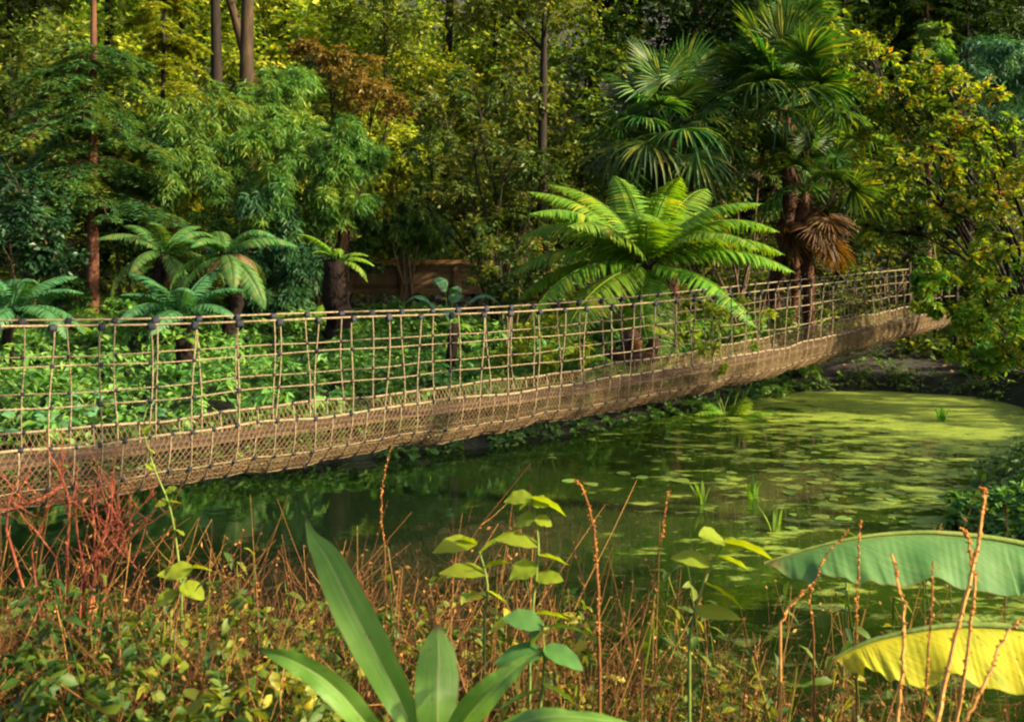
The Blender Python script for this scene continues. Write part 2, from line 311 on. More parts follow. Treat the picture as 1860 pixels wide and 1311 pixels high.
def water_mat():
    m, nt, out = newmat('pond_water'); L = nt.links
    geo = N(nt, 'ShaderNodeNewGeometry'); sp = N(nt, 'ShaderNodeSeparateXYZ'); L.new(geo.outputs['Position'], sp.inputs[0])
    def lin(a, b, c):
        q = N(nt, 'ShaderNodeMath', operation='MULTIPLY_ADD'); L.new(sp.outputs['X'], q.inputs[0]); q.inputs[1].default_value = a; q.inputs[2].default_value = c
        r = N(nt, 'ShaderNodeMath', operation='MULTIPLY_ADD'); L.new(sp.outputs['Y'], r.inputs[0]); r.inputs[1].default_value = b; L.new(q.outputs[0], r.inputs[2])
        return r.outputs[0]
    mp = N(nt, 'ShaderNodeMapping'); mp.inputs['Scale'].default_value = (.8, 1.3, 1); L.new(geo.outputs['Position'], mp.inputs[0])
    def noise(s, det=5.):
        n = N(nt, 'ShaderNodeTexNoise', Scale=s, Detail=det, Roughness=.6); L.new(mp.outputs[0], n.inputs['Vector']); return n.outputs['Fac']
    def madd(a, b, k):
        q = N(nt, 'ShaderNodeMath', operation='MULTIPLY_ADD'); L.new(a, q.inputs[0]); q.inputs[1].default_value = k; L.new(b, q.inputs[2]); return q.outputs[0]
    def step(v, a, b):
        q = N(nt, 'ShaderNodeMapRange'); q.interpolation_type = 'SMOOTHSTEP'; q.inputs[1].default_value = a; q.inputs[2].default_value = b; L.new(v, q.inputs[0]); return q.outputs[0]
    film = step(madd(noise(1.3, 9), lin(.25, .14, -5.95), 5.), .1, .5)
    flecks = step(noise(9., 3.), .63, .67)
    # open water: murky green body under a mirror surface
    murk = step(lin(.3, .0, -.1), -.6, 1.1)
    wc = N(nt, 'ShaderNodeMix', data_type='RGBA'); L.new(murk, wc.inputs[0]); wc.inputs[6].default_value = (.005, .011, .004, 1); wc.inputs[7].default_value = (.020, .042, .004, 1)
    w = N(nt, 'ShaderNodeBsdfPrincipled', Roughness=.035, IOR=1.33); L.new(wc.outputs[2], w.inputs['Base Color'])
    b = N(nt, 'ShaderNodeBump', Strength=.10, Distance=.02); L.new(noise(2.6, 3.), b.inputs['Height']); L.new(b.outputs[0], w.inputs['Normal'])
    dn = noise(30., 2.)
    dn = madd(noise(3.3, 6.), madd(noise(90., 2.), dn, .35), .8); dc = ramp(nt, [(.02, .05, .006), (.05, .125, .010), (.10, .19, .013), (.2, .26, .02)], dn, [.82, .98, 1.14, 1.32])
    dw = N(nt, 'ShaderNodeBsdfPrincipled', Roughness=.6); L.new(dc, dw.inputs['Base Color'])
    b2 = N(nt, 'ShaderNodeBump', Strength=.5, Distance=.01); L.new(dn, b2.inputs['Height']); L.new(b2.outputs[0], dw.inputs['Normal'])
    fx = N(nt, 'ShaderNodeMath', operation='MAXIMUM'); L.new(film, fx.inputs[0])
    fl = N(nt, 'ShaderNodeMath', operation='MULTIPLY'); L.new(flecks, fl.inputs[0]); L.new(murk, fl.inputs[1]); 
    fl2 = N(nt, 'ShaderNodeMath', operation='MULTIPLY'); L.new(fl.outputs[0], fl2.inputs[0]); fl2.inputs[1].default_value = .5
    drift = step(madd(noise(2.2, 9.), lin(.035, .0, -.05), 1.), .565, .69)
    dm = N(nt, 'ShaderNodeMath', operation='MULTIPLY'); L.new(drift, dm.inputs[0]); L.new(step(lin(.25, .0, .0), -.3, .6), dm.inputs[1])
    fy = N(nt, 'ShaderNodeMath', operation='MAXIMUM'); L.new(dm.outputs[0], fy.inputs[0]); L.new(fl2.outputs[0], fy.inputs[1])
    L.new(fy.outputs[0], fx.inputs[1])
    ms = N(nt, 'ShaderNodeMixShader'); L.new(fx.outputs[0], ms.inputs[0]); L.new(w.outputs[0], ms.inputs[1]); L.new(dw.outputs[0], ms.inputs[2])
    L.new(ms.outputs[0], out.inputs[0]); return m

# ------------------------------------------------------------------ terrain and pond
POND = np.array([(-14, 7.5), (-10.5, 6.3), (-6, 5.6), (-3, 5.2), (0, 5.0), (2.3, 5.1), (3.9, 5.6), (4.9, 7.4), (4.6, 9.4), (5.8, 12.3), (7.4, 14.2), (8.7, 15.8),
                 (9.3, 18.2), (9.2, 19.6), (7.6, 20.6), (5.8, 20.4), (3.9, 18.6), (1.6, 16.2), (0, 14.6), (-3, 13.0), (-7, 12.2), (-14, 12.0)], float)
def sdist(x, y):
    x = np.asarray(x, float); y = np.asarray(y, float)
    d = np.full(x.shape, 1e9); inside = np.zeros(x.shape, bool)
    n = len(POND)
    for i in range(n):
        a = POND[i]; b = POND[(i+1) % n]; e = b-a
        t = np.clip(((x-a[0])*e[0]+(y-a[1])*e[1])/(e@e), 0, 1)
        d = np.minimum(d, np.hypot(x-a[0]-t*e[0], y-a[1]-t*e[1]))
        c = (a[1] <= y) != (b[1] <= y)
        with np.errstate(divide='ignore', invalid='ignore'):
            inside ^= c & (x < a[0]+(y-a[1])/(b[1]-a[1]+1e-12)*e[0])
    return np.where(inside, -d, d)
def gz(x, y):
    x = np.asarray(x, float); y = np.asarray(y, float)
    s = sdist(x, y)
    near = smooth1(y, 9, 6)                     # this bank is steeper than the far meadow
    right = smooth1(x-y*.35, 1.5, 4.)
    slope = .10+.11*near+.17*right
    so = np.maximum(s, 0)
    z = .22*smooth1(so, 0, .5)+slope*np.minimum(so, 9)+.02*np.maximum(so-9, 0)
    z = np.where(s < 0, -.7*smooth1(-s, 0, 1.2), z)
    hill = np.maximum(y-27, 0); z = z+.36*hill*smooth1(hill, 0, 8)
    z = z+.05*np.sin(x*1.1+1)*np.cos(y*.9)*smooth1(so, .3, 2)+.25*np.sin(x*.21)*np.sin(y*.17+2)*smooth1(so, 3, 12)
    return z
def G(x, y): return np.array([x, y, float(gz(x, y))])
def axis(lo, hi, a, b, fine, coarse):
    return np.concatenate([np.arange(lo, a, coarse), np.arange(a, b, fine), np.arange(b, hi+coarse, coarse)])
xs = axis(-140, 140, -18, 16, .22, 4.); ys = axis(-60, 150, -2, 30, .22, 3.)
X, Y = np.meshgrid(xs, ys); Z = gz(X, Y)
i = np.arange(X.size).reshape(X.shape)
gm = MB().add(np.stack([X, Y, Z], -1), np.stack([i[:-1, :-1], i[:-1, 1:], i[1:, 1:], i[1:, :-1]], -1).reshape(-1, 4))
tag(obj('ground', gm, ground_mat()), kind='structure')
pw = MB().add([(-16, 3.5, 0), (12, 3.5, 0), (12, 22, 0), (-16, 22, 0)], np.array([[0, 1, 2, 3]]))
tag(obj('pond_water', pw, water_mat(), smooth=False), kind='structure')

# ------------------------------------------------------------------ rope bridge
def bridge():
    px = np.array([0, 80, 265, 430, 565, 687, 855, 950, 1113, 1240, 1381, 1500, 1640, 1740.])
    ry = np.array([592.5, 592, 590, 585, 579, 574, 570, 566, 556, 544, 529, 515, 500, 489])
    bx = np.array([0, 80, 300, 500, 700, 900, 1100, 1240, 1400, 1500, 1640, 1740.])
    by = np.array([936, 923, 893, 858, 826, 793, 758, 730, 695, 667, 620, 597.])
    dx = np.array([0, 900, 1336, 1500, 1640, 1740.]); dd = np.array([8.6, 12.0, 15.0, 17.3, 20.0, 22.5])
    q = np.linspace(0, 1740, 160)
    d = 1/np.interp(q, dx, 1/dd)
    R = np.interp(q, px, ry); B = np.interp(q, bx, by)
    k = np.ones(15)/15
    sm = lambda a: np.convolve(np.pad(a, 7, mode='reflect', reflect_type='odd'), k, 'valid')
    d, R, B = sm(d), sm(R), sm(B)
    rail = np.stack([(q-CX)/F*d, d, H-(R-HY)/F*d], -1)
    Dp = (B-R)/F*d*(1+.5/d)
    # carry the bridge on to the bank that lies outside the frame on the left
    t0 = nrm(rail[0]-rail[6]); t0[2] = 0
    ext = np.array([rail[0]+t0*s+np.array([0, 0, .012*s*s]) for s in np.linspace(6.2, .15, 40)])
    rail = np.vstack([ext, rail]); Dp = np.concatenate([np.full(40, Dp[0]), Dp])
    seg = np.linalg.norm(np.diff(rail, axis=0), axis=1); S = np.concatenate([[0], np.cumsum(seg)])
    Ln = S[-1]
    T = np.gradient(rail[:, :2], S, axis=0); T = T/np.linalg.norm(T, axis=1, keepdims=True)
    Pn = np.stack([-T[:, 1], T[:, 0], np.zeros(len(T))], -1)
    W = 1.05
    def I(a, s): return np.stack([np.interp(s, S, a[:, c]) for c in range(a.shape[1])], -1)
    rg = RNG(5); ph = rg.uniform(0, 6.28, 12)
    def sect(v):
        """v in 0..1 round the U: 0 near rail, .3 near lower rope, .7 far lower rope, 1 far rail -> (across, drop share)"""
        v = np.asarray(v, float)
        side = np.clip(v/.3, 0, 1); th = np.clip((v-.3)/.4, 0, 1)*PI; side2 = np.clip((1-v)/.3, 0, 1)
        w = np.where(v < .3, .05*side**1.5*W, np.where(v > .7, W-.05*side2**1.5*W, W/2-(W/2-.05*W)*np.cos(th)))
        dr = np.where(v < .3, .64*side, np.where(v > .7, .64*side2, .64+.36*np.sin(th)**.75))
        return w, dr
    def pt(s, v, jig=1.):
        s, v = np.broadcast_arrays(np.asarray(s, float), np.asarray(v, float))
        sh = s.shape; s = s.ravel(); v = v.ravel()
        w, dr = sect(v)
        p = I(rail, s)+I(Pn, s)*w[:, None]; D = np.interp(s, S, Dp)
        p[:, 2] -= dr*D
        j = jig*np.sin(PI*np.clip(v*1.0, 0, 1))*np.where((v>.31)&(v<.69),.007,.016)
        p[:, 2] += j*(np.sin(s*2.3+v*9+ph[0])+np.sin(s*5.1-v*14+ph[1])*.6)
        p[:, :2] += (I(Pn, s)[:, :2])*(j*np.sin(s*3.1+v*11+ph[2]))[:, None]
        p[:, 2] -= .03*np.exp(-((v-.5)/.14)**2)*(np.sin(s*14.4)*.6+np.sin(s*6.3+1)+np.sin(s*2.9))*.55
        return p.reshape(*sh, 3)
    mid = rail[70]
    b = thing('rope_bridge', 'long sagging rope footbridge with tan netting sides and brown meshed underside crossing the pond', 'bridge', (mid[0], mid[1], 0))
    ss = np.linspace(0, Ln, 260)
    for v in (0., 1.):
        obj('hand_rope', MB().add(*tubes(pt(ss, v), .0105, 7)), M['rope'], b)
    for v in (.3, .7):
        obj('lower_rope', MB().add(*tubes(pt(ss, v), .0135, 7)), M['rope'], b)
    ribs = np.arange(.12, Ln, .435); ribs = ribs+rg.normal(0, .018, len(ribs))
    for lo, hi, vs in ((0, .5, (.1, .2, .37, .44)), (1, .5, (.9, .8, .63, .56))):
        m = MB()
        vv = np.linspace(lo, hi, 22)
        P = pt(ribs[:, None]+.02*np.sin(vv[None]*13+ribs[:, None]*5), vv[None])
        m.add(*tubes(P, np.where(np.abs(vv-lo) < .31, .0086, .0088), 5))
        for v in vs: m.add(*tubes(pt(ss, v), .0072, 5))
        vl = np.linspace(.3 if lo == 0 else .5, .5 if lo == 0 else .7, 12)
        m.add(*tubes(pt((ribs[:-1]+.2175)[:, None]+.02*np.sin(vl[None]*13), vl[None]), .0095, 5))
        if lo == 0: m.add(*tubes(pt(ss, .5), .012, 5))
        obj('rope_net', m, M['rope'], b)
    # fine liner net round the lower half: two sets of slanting strands plus lengthwise ones
    m = MB(); vv = np.linspace(.3, .7, 18)
    s0 = np.arange(-1.4, Ln, .056)
    for sg in (1, -1):
        s = s0[:, None]+((vv-.3)/.4*1.4 if sg > 0 else (1.4-(vv-.3)/.4*1.4))[None]
        s = s[(s.min(1) > 0) & (s.max(1) < Ln)]
        m.add(*tubes(pt(s, np.broadcast_to(vv, s.shape)), .0042, 3))
    for v in np.linspace(.32, .68, 13): m.add(*tubes(pt(ss, v), .004, 3))
    obj('liner_net', m, M['mesh'], b)
    # plank walkway, lengthwise boards
    m = MB()
    for j in range(4):
        s = np.linspace(0, Ln, 200); c = W*(.305+.13*j)
        D = np.interp(s, S, Dp); base = I(rail, s)+I(Pn, s)*c; base[:, 2] -= .64*D+.17+.012*(j % 2)
        a = I(Pn, s)*.05; z = np.array([0, 0, .014])
        V = np.stack([base-a-z, base+a-z, base+a+z, base-a+z], 1)
        ii = np.arange(200*4).reshape(200, 4)
        for e in range(4):
            f = (e+1) % 4
            m.add(np.zeros((0, 3))) if False else None
        Q = np.concatenate([np.stack([ii[:-1, e], ii[:-1, (e+1) % 4], ii[1:, (e+1) % 4], ii[1:, e]], -1) for e in range(4)])
        m.add(V, Q)
    obj('deck', m, M['deck'], b, smooth=False)
    # cable clamps on the hand ropes, small joints where the net ropes cross
    def lump(sx, sy, sz):
        me = bpy.data.meshes.new('clamp'); import bmesh
        bm = bmesh.new(); bmesh.ops.create_cube(bm, size=1.)
        bmesh.ops.scale(bm, vec=(sx, sy, sz), verts=bm.verts)
        bmesh.ops.bevel(bm, geom=list(bm.edges), offset=min(sx, sy, sz)*.28, segments=2, affect='EDGES', profile=.6)
        bm.to_mesh(me); bm.free(); me.materials.append(M['clamp'])
        for p in me.polygons: p.use_smooth = True
        return me
    big, small = lump(.078, .062, .075), lump(.044, .04, .042)
    base = np.array(b.location)
    spots = []
    for v in (0., 1.):
        for s in ribs:
            p = pt(s, v); 
            if p[1] > 7.6: spots.append((p[1], p+np.array([0, 0, -.018]), s))
    spots.sort(key=lambda e: e[0])
    for dep, p, s in spots[:100]:
        o = obj('rope_clamp', big, None, b, local=True); o.location = p-base
        t = I(np.c_[T, np.zeros(len(T))], np.array([s]))[0]; o.scale = (rg.uniform(.72, 1.08), rg.uniform(.8, 1.1), rg.uniform(.75, 1.1)); o.rotation_euler = (rg.normal(0, .12), rg.normal(0, .12), math.atan2(t[1], t[0])+rg.normal(0, .15))
    joints = []
    for v in (.1, .2, .3, .37, .44, .56, .63, .7, .8, .9):
        for s in (ribs if v < .25 or v > .75 else np.sort(np.concatenate([ribs, ribs[:-1]+.2175]))):
            p = pt(s, v)
            if p[1] > 7.8: joints.append((p[1]*(1. if v < .4 else 1.25), p))
    joints.sort(key=lambda e: e[0])
    for dep, p in joints[:100]:
        o = obj('net_joint', small, None, b, local=True); o.location = p-base; o.rotation_euler = tuple(rg.uniform(0, 3, 3))
        o.scale = (rg.uniform(.75, 1.15),)*3
    m = MB()
    for dep, p in joints[100:]:
        m.add(*tubes(np.array([p+[0, 0, .02], p+[0, 0, .012], p-[0, 0, .012], p-[0, 0, .02]]), np.array([.004, .022, .022, .004]), 6))
    tag(obj('net_joint', m, M['clamp'], b), kind='stuff')
    for s in (.1, Ln-.1):
        for v in (0., 1.):
            p = pt(s, v); g = float(gz(p[0], p[1]))
            P = np.array([[p[0], p[1], g-.3], [p[0], p[1], (g+p[2])/2], [p[0], p[1], p[2]+.15], [p[0], p[1], p[2]+.152]])
            obj('anchor_post', MB().add(*tubes(P, np.array([.055, .05, .05, .001]), 10)), M['barkdark'], b)
bridge()

# ------------------------------------------------------------------ tree and shrub makers
def limb(rng, a, b, n=6, sag=.12):
    t = np.linspace(0, 1, n)[:, None]; L = np.linalg.norm(np.asarray(b)-a)
    w = np.cumsum(rng.normal(0, .05, (n, 3)), 0)*L*t*(1-t)*1.6
    return np.asarray(a)+(np.asarray(b)-a)*t+np.array([0, 0, sag*L])*(4*t*(1-t))+w
def make_tree(rng, h, r, start, nl, reach, leafL, leafW, nsp, nleaf, lean=(0, 0), droop=.25, crown_r=.8, top_r=.3):
    """trunk with limbs and a crown of leafy twigs, at the origin"""
    tr, cr = MB(), MB()
    t = np.linspace(0, 1, 9)
    ax = np.stack([lean[0]*t**1.3, lean[1]*t**1.3, h*t], -1)+np.cumsum(rng.normal(0, .02, (9, 3)), 0)*h*.14*t[:, None]*[1, 1, 0]
    ax[0, 2] = -.4
    rad = r*(1-.8*t); rad[0] *= 1.5
    tr.add(*tubes(ax, rad, 10))
    C, R = [], []
    for j in range(nl):
        u = start+(1-start)*(j+.5)/nl
        a = np.array([np.interp(u, t, ax[:, c]) for c in range(3)])
        az = j*2.4+rng.uniform(-.4, .4); up = rng.uniform(.1, .7)
        prof = (1-.55*((u-start)/(1-start)))*rng.uniform(.7, 1.1)
        b = a+np.array([math.cos(az)*math.cos(up), math.sin(az)*math.cos(up), math.sin(up)*.8])*reach*prof
        P = limb(rng, a, b, 6); rr = np.interp(u, t, rad)*.5
        tr.add(*tubes(P, rr*np.linspace(1, .2, 6), 6))
        for q in range(3):
            k = (3, 4, 5)[q]; e = P[k]+unit(rng, 1)[0]*reach*.33*[1, 1, .6]
            tr.add(*tubes(limb(rng, P[k-1], e, 4, .05), rr*.3*np.linspace(1, .3, 4), 4))
            C.append(e); R.append(crown_r*rng.uniform(.6, 1.2))
        C.append(P[-1]); R.append(crown_r*rng.uniform(.7, 1.1))
    C.append(ax[-1]); R.append(crown_r)
    cr.add(*sprays(rng, np.array(C), np.array(R), nsp, nleaf, leafL, leafW, droop=droop))
    return tr, cr
def tree_thing(label, tr, cr, bark, leaf, loc, group=None, rz=0., s=1., name='tree', cat='tree'):
    t = thing(name, label, cat, loc, group, rz, s)
    obj('trunk', tr, M[bark], t, local=True); obj('crown', cr, M[leaf], t, local=True)
    return t
def sculpt(name, label, cat, base, cl, leaf, bark, seed, L, W, nsp=16, nl=7, nsub=9, droop=.3, side=.8, upb=1., down=.2, group=None, stem_r=.05, sub=(.28, .5), twigs=False, big=False, zb=.1, leafname='foliage', stemname='stem', spread=1.):
    """a shrub whose leaf masses sit where the photograph shows them, each fed by a branch from the root"""
    rng = RNG(seed); b = np.asarray(base, float)
    C, R = [], []; st = MB()
    for (px, py, d, r) in cl:
        c = at(px, py, d) if py is not None else px
        P = limb(rng, b+rng.normal(0, .08, 3)*[1, 1, 0], c, 7, .06)
        st.add(*tubes(P, stem_r*np.linspace(1, .25, 7)*rng.uniform(.7, 1.1), 6))
        k = max(3, int(nsub*rng.uniform(.8, 1.2)))
        u = unit(rng, k)*rng.uniform(.45, 1., (k, 1))*r*spread*[1, 1, .8]
        for e in u:
            st.add(*tubes(limb(rng, P[5], c+e, 4, .1), stem_r*.22*np.linspace(1, .4, 4), 4))
            C.append(c+e); R.append(r*rng.uniform(*sub))
    fo = MB()
    fo.add(*sprays(rng, np.array(C), np.array(R), nsp, nl, L, W, droop=droop, side=side, upb=upb, down=down, twig=st if twigs else None, big=big, zb=zb))
    t = thing(name, label, cat, b, group)
    obj(stemname, st, M[bark], t); obj(leafname, fo, M[leaf], t)
    return t

# ---- ferns
def frond_mesh(rng, L, Wp, n, bend, mat, fine=True, lift=0.):
    """pinnate frond along +X that arches over; bend = total downward turn"""
    m = MB(); k = 26; t = np.linspace(0, 1, k)
    ang = lift-bend*t**1.25
    st = L/k; x = np.cumsum(np.cos(ang))*st; z = np.cumsum(np.sin(ang))*st; y = .04*L*np.sin(t*2.2+rng.uniform(0, 6))*t
    P = np.stack([x, y, z], -1); P -= P[0]
    m.add(*tubes(P, .014*L/2*np.linspace(1, .2, k)+.002, 5))
    u = np.linspace(.08, .995, n)
    pr = np.sin(np.clip(u*1.02, 0, 1)**.72*PI)**.62
    Q = np.stack([np.interp(u, t, P[:, c]) for c in range(3)], -1); a = np.interp(u, t, ang)
    Tn = np.stack([np.cos(a), np.zeros(n), np.sin(a)], -1); Nn = np.stack([-np.sin(a), np.zeros(n), np.cos(a)], -1)
    for sg in (1, -1):
        D = Tn*.42+np.array([0, sg*1., 0])+rng.normal(0, .05, (n, 3)); D = nrm(D)
        l = Wp*pr*rng.uniform(.9, 1.06, n)+.01
        if not fine:
            m.add(*leaves8(Q, D, Nn, l, np.full(n, 1.12*L/n), fold=-.1, droop=.4)); continue
        nk = 12; v = np.linspace(.04, 1, nk)
        S1 = nrm(np.cross(D, Nn))
        base = Q[:, None]+D[:, None]*(l[:, None]*v)[..., None]-Nn[:, None]*(l[:, None]*.34*v**2)[..., None]
        wl = (.105*Wp+.006)*np.sqrt(np.clip(1.02-v, .02, 1))
        for s2 in (1, -1):
            DD = S1[:, None]*s2+D[:, None]*.5-Nn[:, None]*.12+np.zeros((1, nk, 1))
            m.add(*kites(base.reshape(-1, 3), DD.reshape(-1, 3), np.repeat(Nn, nk, 0), np.tile(wl, n)*rng.uniform(.85, 1.15, n*nk), np.tile(wl, n)*.42, fold=.05))
    return m.mesh('frond', mat, False)
def fern(name, label, base, top, trunk_r, meshes, spec, bark='fernbark', group=None, rng=None, dead=None, deadspec=(), trunkname='trunk'):
    """spec: list of (azimuth, elevation, scale) in degrees; azimuth 0 = to the right of the picture"""
    t = thing(name, label, 'fern', base, group)
    b, tp = np.asarray(base), np.asarray(top)
    if trunk_r:
        P = limb(rng, b-[0, 0, .2], tp, 9, .0); P = np.vstack([P, P[-1]+[0, 0, .015]]); r = trunk_r*np.array([1.15, 1.05, 1, .96, .97, 1, 1.02, 1., .95, .05])
        m = MB(); V, Q = tubes(P, r, 14); V = V+rng.normal(0, trunk_r*.06, V.shape); m.add(V, Q)
        nb = 160; ti = rng.uniform(.05, .95, nb); an = rng.uniform(0, 6.28, nb)
        B = np.stack([np.interp(ti, np.linspace(0, 1, 10), P[:, c]) for c in range(3)], -1); o = np.stack([np.cos(an), np.sin(an), 0*an], -1)
        m.add(*kites(B+o*trunk_r*.9, o*.6+[0, 0, .9], o, trunk_r*.7, trunk_r*.22))
        obj(trunkname, m, M[bark], t)
    for j, (az, el, s) in enumerate(spec):
        f = obj('frond', meshes[j % len(meshes)], None, t, local=True)
        f.location = tuple(tp-b); f.rotation_euler = (rng.normal(0, .18), -math.radians(el), math.radians(az)); f.scale = (s,)*3
    for j, (az, el, s) in enumerate(deadspec):
        f = obj('frond', dead, None, t, local=True); tag(f, 'brown withered frond')
        f.location = tuple(tp-b); f.rotation_euler = (rng.normal(0, .2), -math.radians(el), math.radians(az)); f.scale = (s,)*3
    return t
rg = RNG(21)
FH = [frond_mesh(rg, 2.6, .50, 54, b, M['fern'], False) for b in (1.15, 1.4, .95)]
FM = [frond_mesh(rg, 1.5, .26, 38, b, M['ferndull'], False) for b in (1.3, 1.7)]
FT = [frond_mesh(rg, 1.3, .25, 36, b, M['fernteal'], False) for b in (1.1, 1.5)]
FS = [frond_mesh(rg, 1.2, .24, 34, b, M['fern'], False) for b in (1.2, 1.6)]
FD = frond_mesh(rg, 1.3, .2, 34, 2.1, M['ferndead'], False)
# the big tree fern beyond the middle of the bridge
d = 17.6; bx, by = at(1185, 500, d)[:2]
fern('tree_fern', 'large bright green tree fern spreading wide arching fronds behind the middle of the bridge', G(bx, by), at(1174, 480, d), .19, FH,
     [(178, 26, 1.02), (170, 46, 1.08), (184, 56, 1.02), (150, 68, .98), (196, 12, 1.05), (226, -6, 1.08), (255, -26, 1.02), (285, -28, 1.0), (318, 0, 1.02), (2, 34, 1.02),
      (8, 50, 1.05), (-10, 22, 1.05), (30, 66, 1.), (75, 72, .98), (110, 70, 1.), (350, 58, .95), (262, 58, .88), (290, 64, .92), (205, 50, 1.05), (135, 52, 1.02), (50, 48, 1.02), (165, 14, 1.02), (330, 42, .95), (235, 40, .95)], rng=RNG(3))
def ring(rng, n, els, s=(.85, 1.1), a0=0):
    return [(a0+j*360./n+rng.uniform(-14, 14), els[j % len(els)]+rng.uniform(-6, 6), rng.uniform(*s)) for j in range(n)]
r3 = RNG(9)
d = 20.5; p = at(297, 560, d); fern('tree_fern', 'yellowish tree fern on a thin brown trunk left of the drooping pale fern', G(p[0], p[1]), at(298, 462, d), .11, FM, ring(r3, 13, (40, 15, 60, -5)), rng=r3, dead=FD, deadspec=[(-30, -20, .8), (10, -40, .7)])
d = 19.5; p = at(405, 560, d); fern('tree_fern', 'tree fern with drooping brown tipped fronds on a dark trunk', G(p[0], p[1]), at(408, 462, d), .15, FM, ring(r3, 12, (35, 5, -15, 55), a0=20), rng=r3, dead=FD, deadspec=[(235, -15, .75), (320, -5, .8), (345, 10, .85)])
d = 18.5; p = at(325, 590, d); fern('low_fern', 'low fern with rounded green fronds just above the hand rope below the drooping tree fern', G(p[0], p[1]), at(325, 572, d), .07, FT, ring(r3, 14, (50, 35, 65, 25), (.95, 1.25)), rng=r3)
d = 17.5; p = at(25, 600, d); fern('low_fern', 'bluish green fern with flat fronds at the left edge above the rope', G(p[0], p[1]), at(22, 562, d), .09, FT, ring(r3, 14, (45, 22, 60, 5), (1., 1.35)), rng=r3)
d = 19.5; p = at(610, 600, d); fern('tree_fern', 'sparse fern sprouting from a thick straight dark brown trunk before the timber fence', G(p[0], p[1]), at(610, 474, d), .255, FS,
     [(178, 66, .8), (165, 76, .65), (5, 24, .7), (-12, 10, .75), (20, 40, .6), (200, 58, .5), (275, 55, .5), (90, 60, .6)], rng=r3)
d = 16.3; p = at(335, 670, d); fern('fern_stump', 'short dark fern stump standing in the meadow left of the middle post', G(p[0], p[1]), at(335, 612, d), .14, FS, [(200, 20, .35), (330, 10, .35), (270, 30, .3), (30, 40, .3)], rng=r3)
d = 17.2; p = at(826, 650, d); fern('fern_stump', 'narrow dark fern stump in the meadow below the young banana plant', G(p[0], p[1]), at(826, 590, d), .085, FS, [(190, 30, .3), (350, 20, .3), (80, 40, .3)], rng=r3)
d = 16.5; p = at(1490, 700, d); fern('low_fern', 'small fern hanging over the bank edge under the bridge', G(6.0, 20.9), G(6.0, 20.9)+[0, 0, .3], .05, FS, ring(r3, 10, (40, 15, 5), (.6, .8)), rng=r3)
for (px, dd_, s, lab) in ((560, 21, .7, 'small fern at the foot of the bamboo left of the thick trunk'), (1020, 18.6, .8, 'yellow green fern under the left fronds of the big tree fern'),
                          (1330, 17.5, .8, 'bright fern under the right fronds of the big tree fern'), (130, 20, .8, 'green fern at the foot of the reddish conifer trunk')):
    x = (px-CX)/F*dd_; fern('low_fern', lab, G(x, dd_), G(x, dd_)+[0, 0, .25], .05, FS, ring(r3, 11, (45, 20, 60), (.9*s, 1.2*s)), rng=r3)

# ---- palms
def fan_mesh(rng, pet, R, mat, nseg=34, droop=.3, half=125):
    m = MB(); t = np.linspace(0, 1, 8)
    P = np.stack([pet*t, 0*t, .12*pet*np.sin(t*PI*.6)-.08*pet*t*t], -1)
    m.add(*tubes(P, .013*np.linspace(1.5, .8, 8), 5))
    h = P[-1]; a = np.radians(np.linspace(-half, half, nseg))+rng.normal(0, .02, nseg)
    ln = R*(.72+.28*np.cos(a*.75))*rng.uniform(.9, 1.05, nseg)
    rows = [0., .12, .5, .78, 1.]; wd = [.003, .016, .026, .017, .001]
    for k in range(nseg):
        D = np.array([math.cos(a[k]), math.sin(a[k]), -.06+.10*abs(math.sin(a[k]))]); D /= np.linalg.norm(D); S = np.array([-math.sin(a[k]), math.cos(a[k]), 0])
        dr = droop*rng.uniform(.4, 1.3)
        V = []
        for q, w in zip(rows, wd):
            c = h+D*ln[k]*q-np.array([0, 0, 1])*ln[k]*dr*q**3
            V += [c-S*w*R/.75+[0, 0, w*.55], c, c+S*w*R/.75+[0, 0, w*.55]]
        ii = np.arange(15).reshape(5, 3)
        m.add(V, np.concatenate([np.stack([ii[:-1, e], ii[1:, e], ii[1:, e+1], ii[:-1, e+1]], -1) for e in (0, 1)]))
    return m.mesh('fan_leaf', mat, False)
rp = RNG(31)
PF = [fan_mesh(rp, .95, .85, M['palm'], droop=q) for q in (.15, .4, .7)]
PD = [fan_mesh(rp, .7, .75, M['palmdead'], droop=.25), fan_mesh(rp, .6, .7, M['palmdead'], droop=.45)]
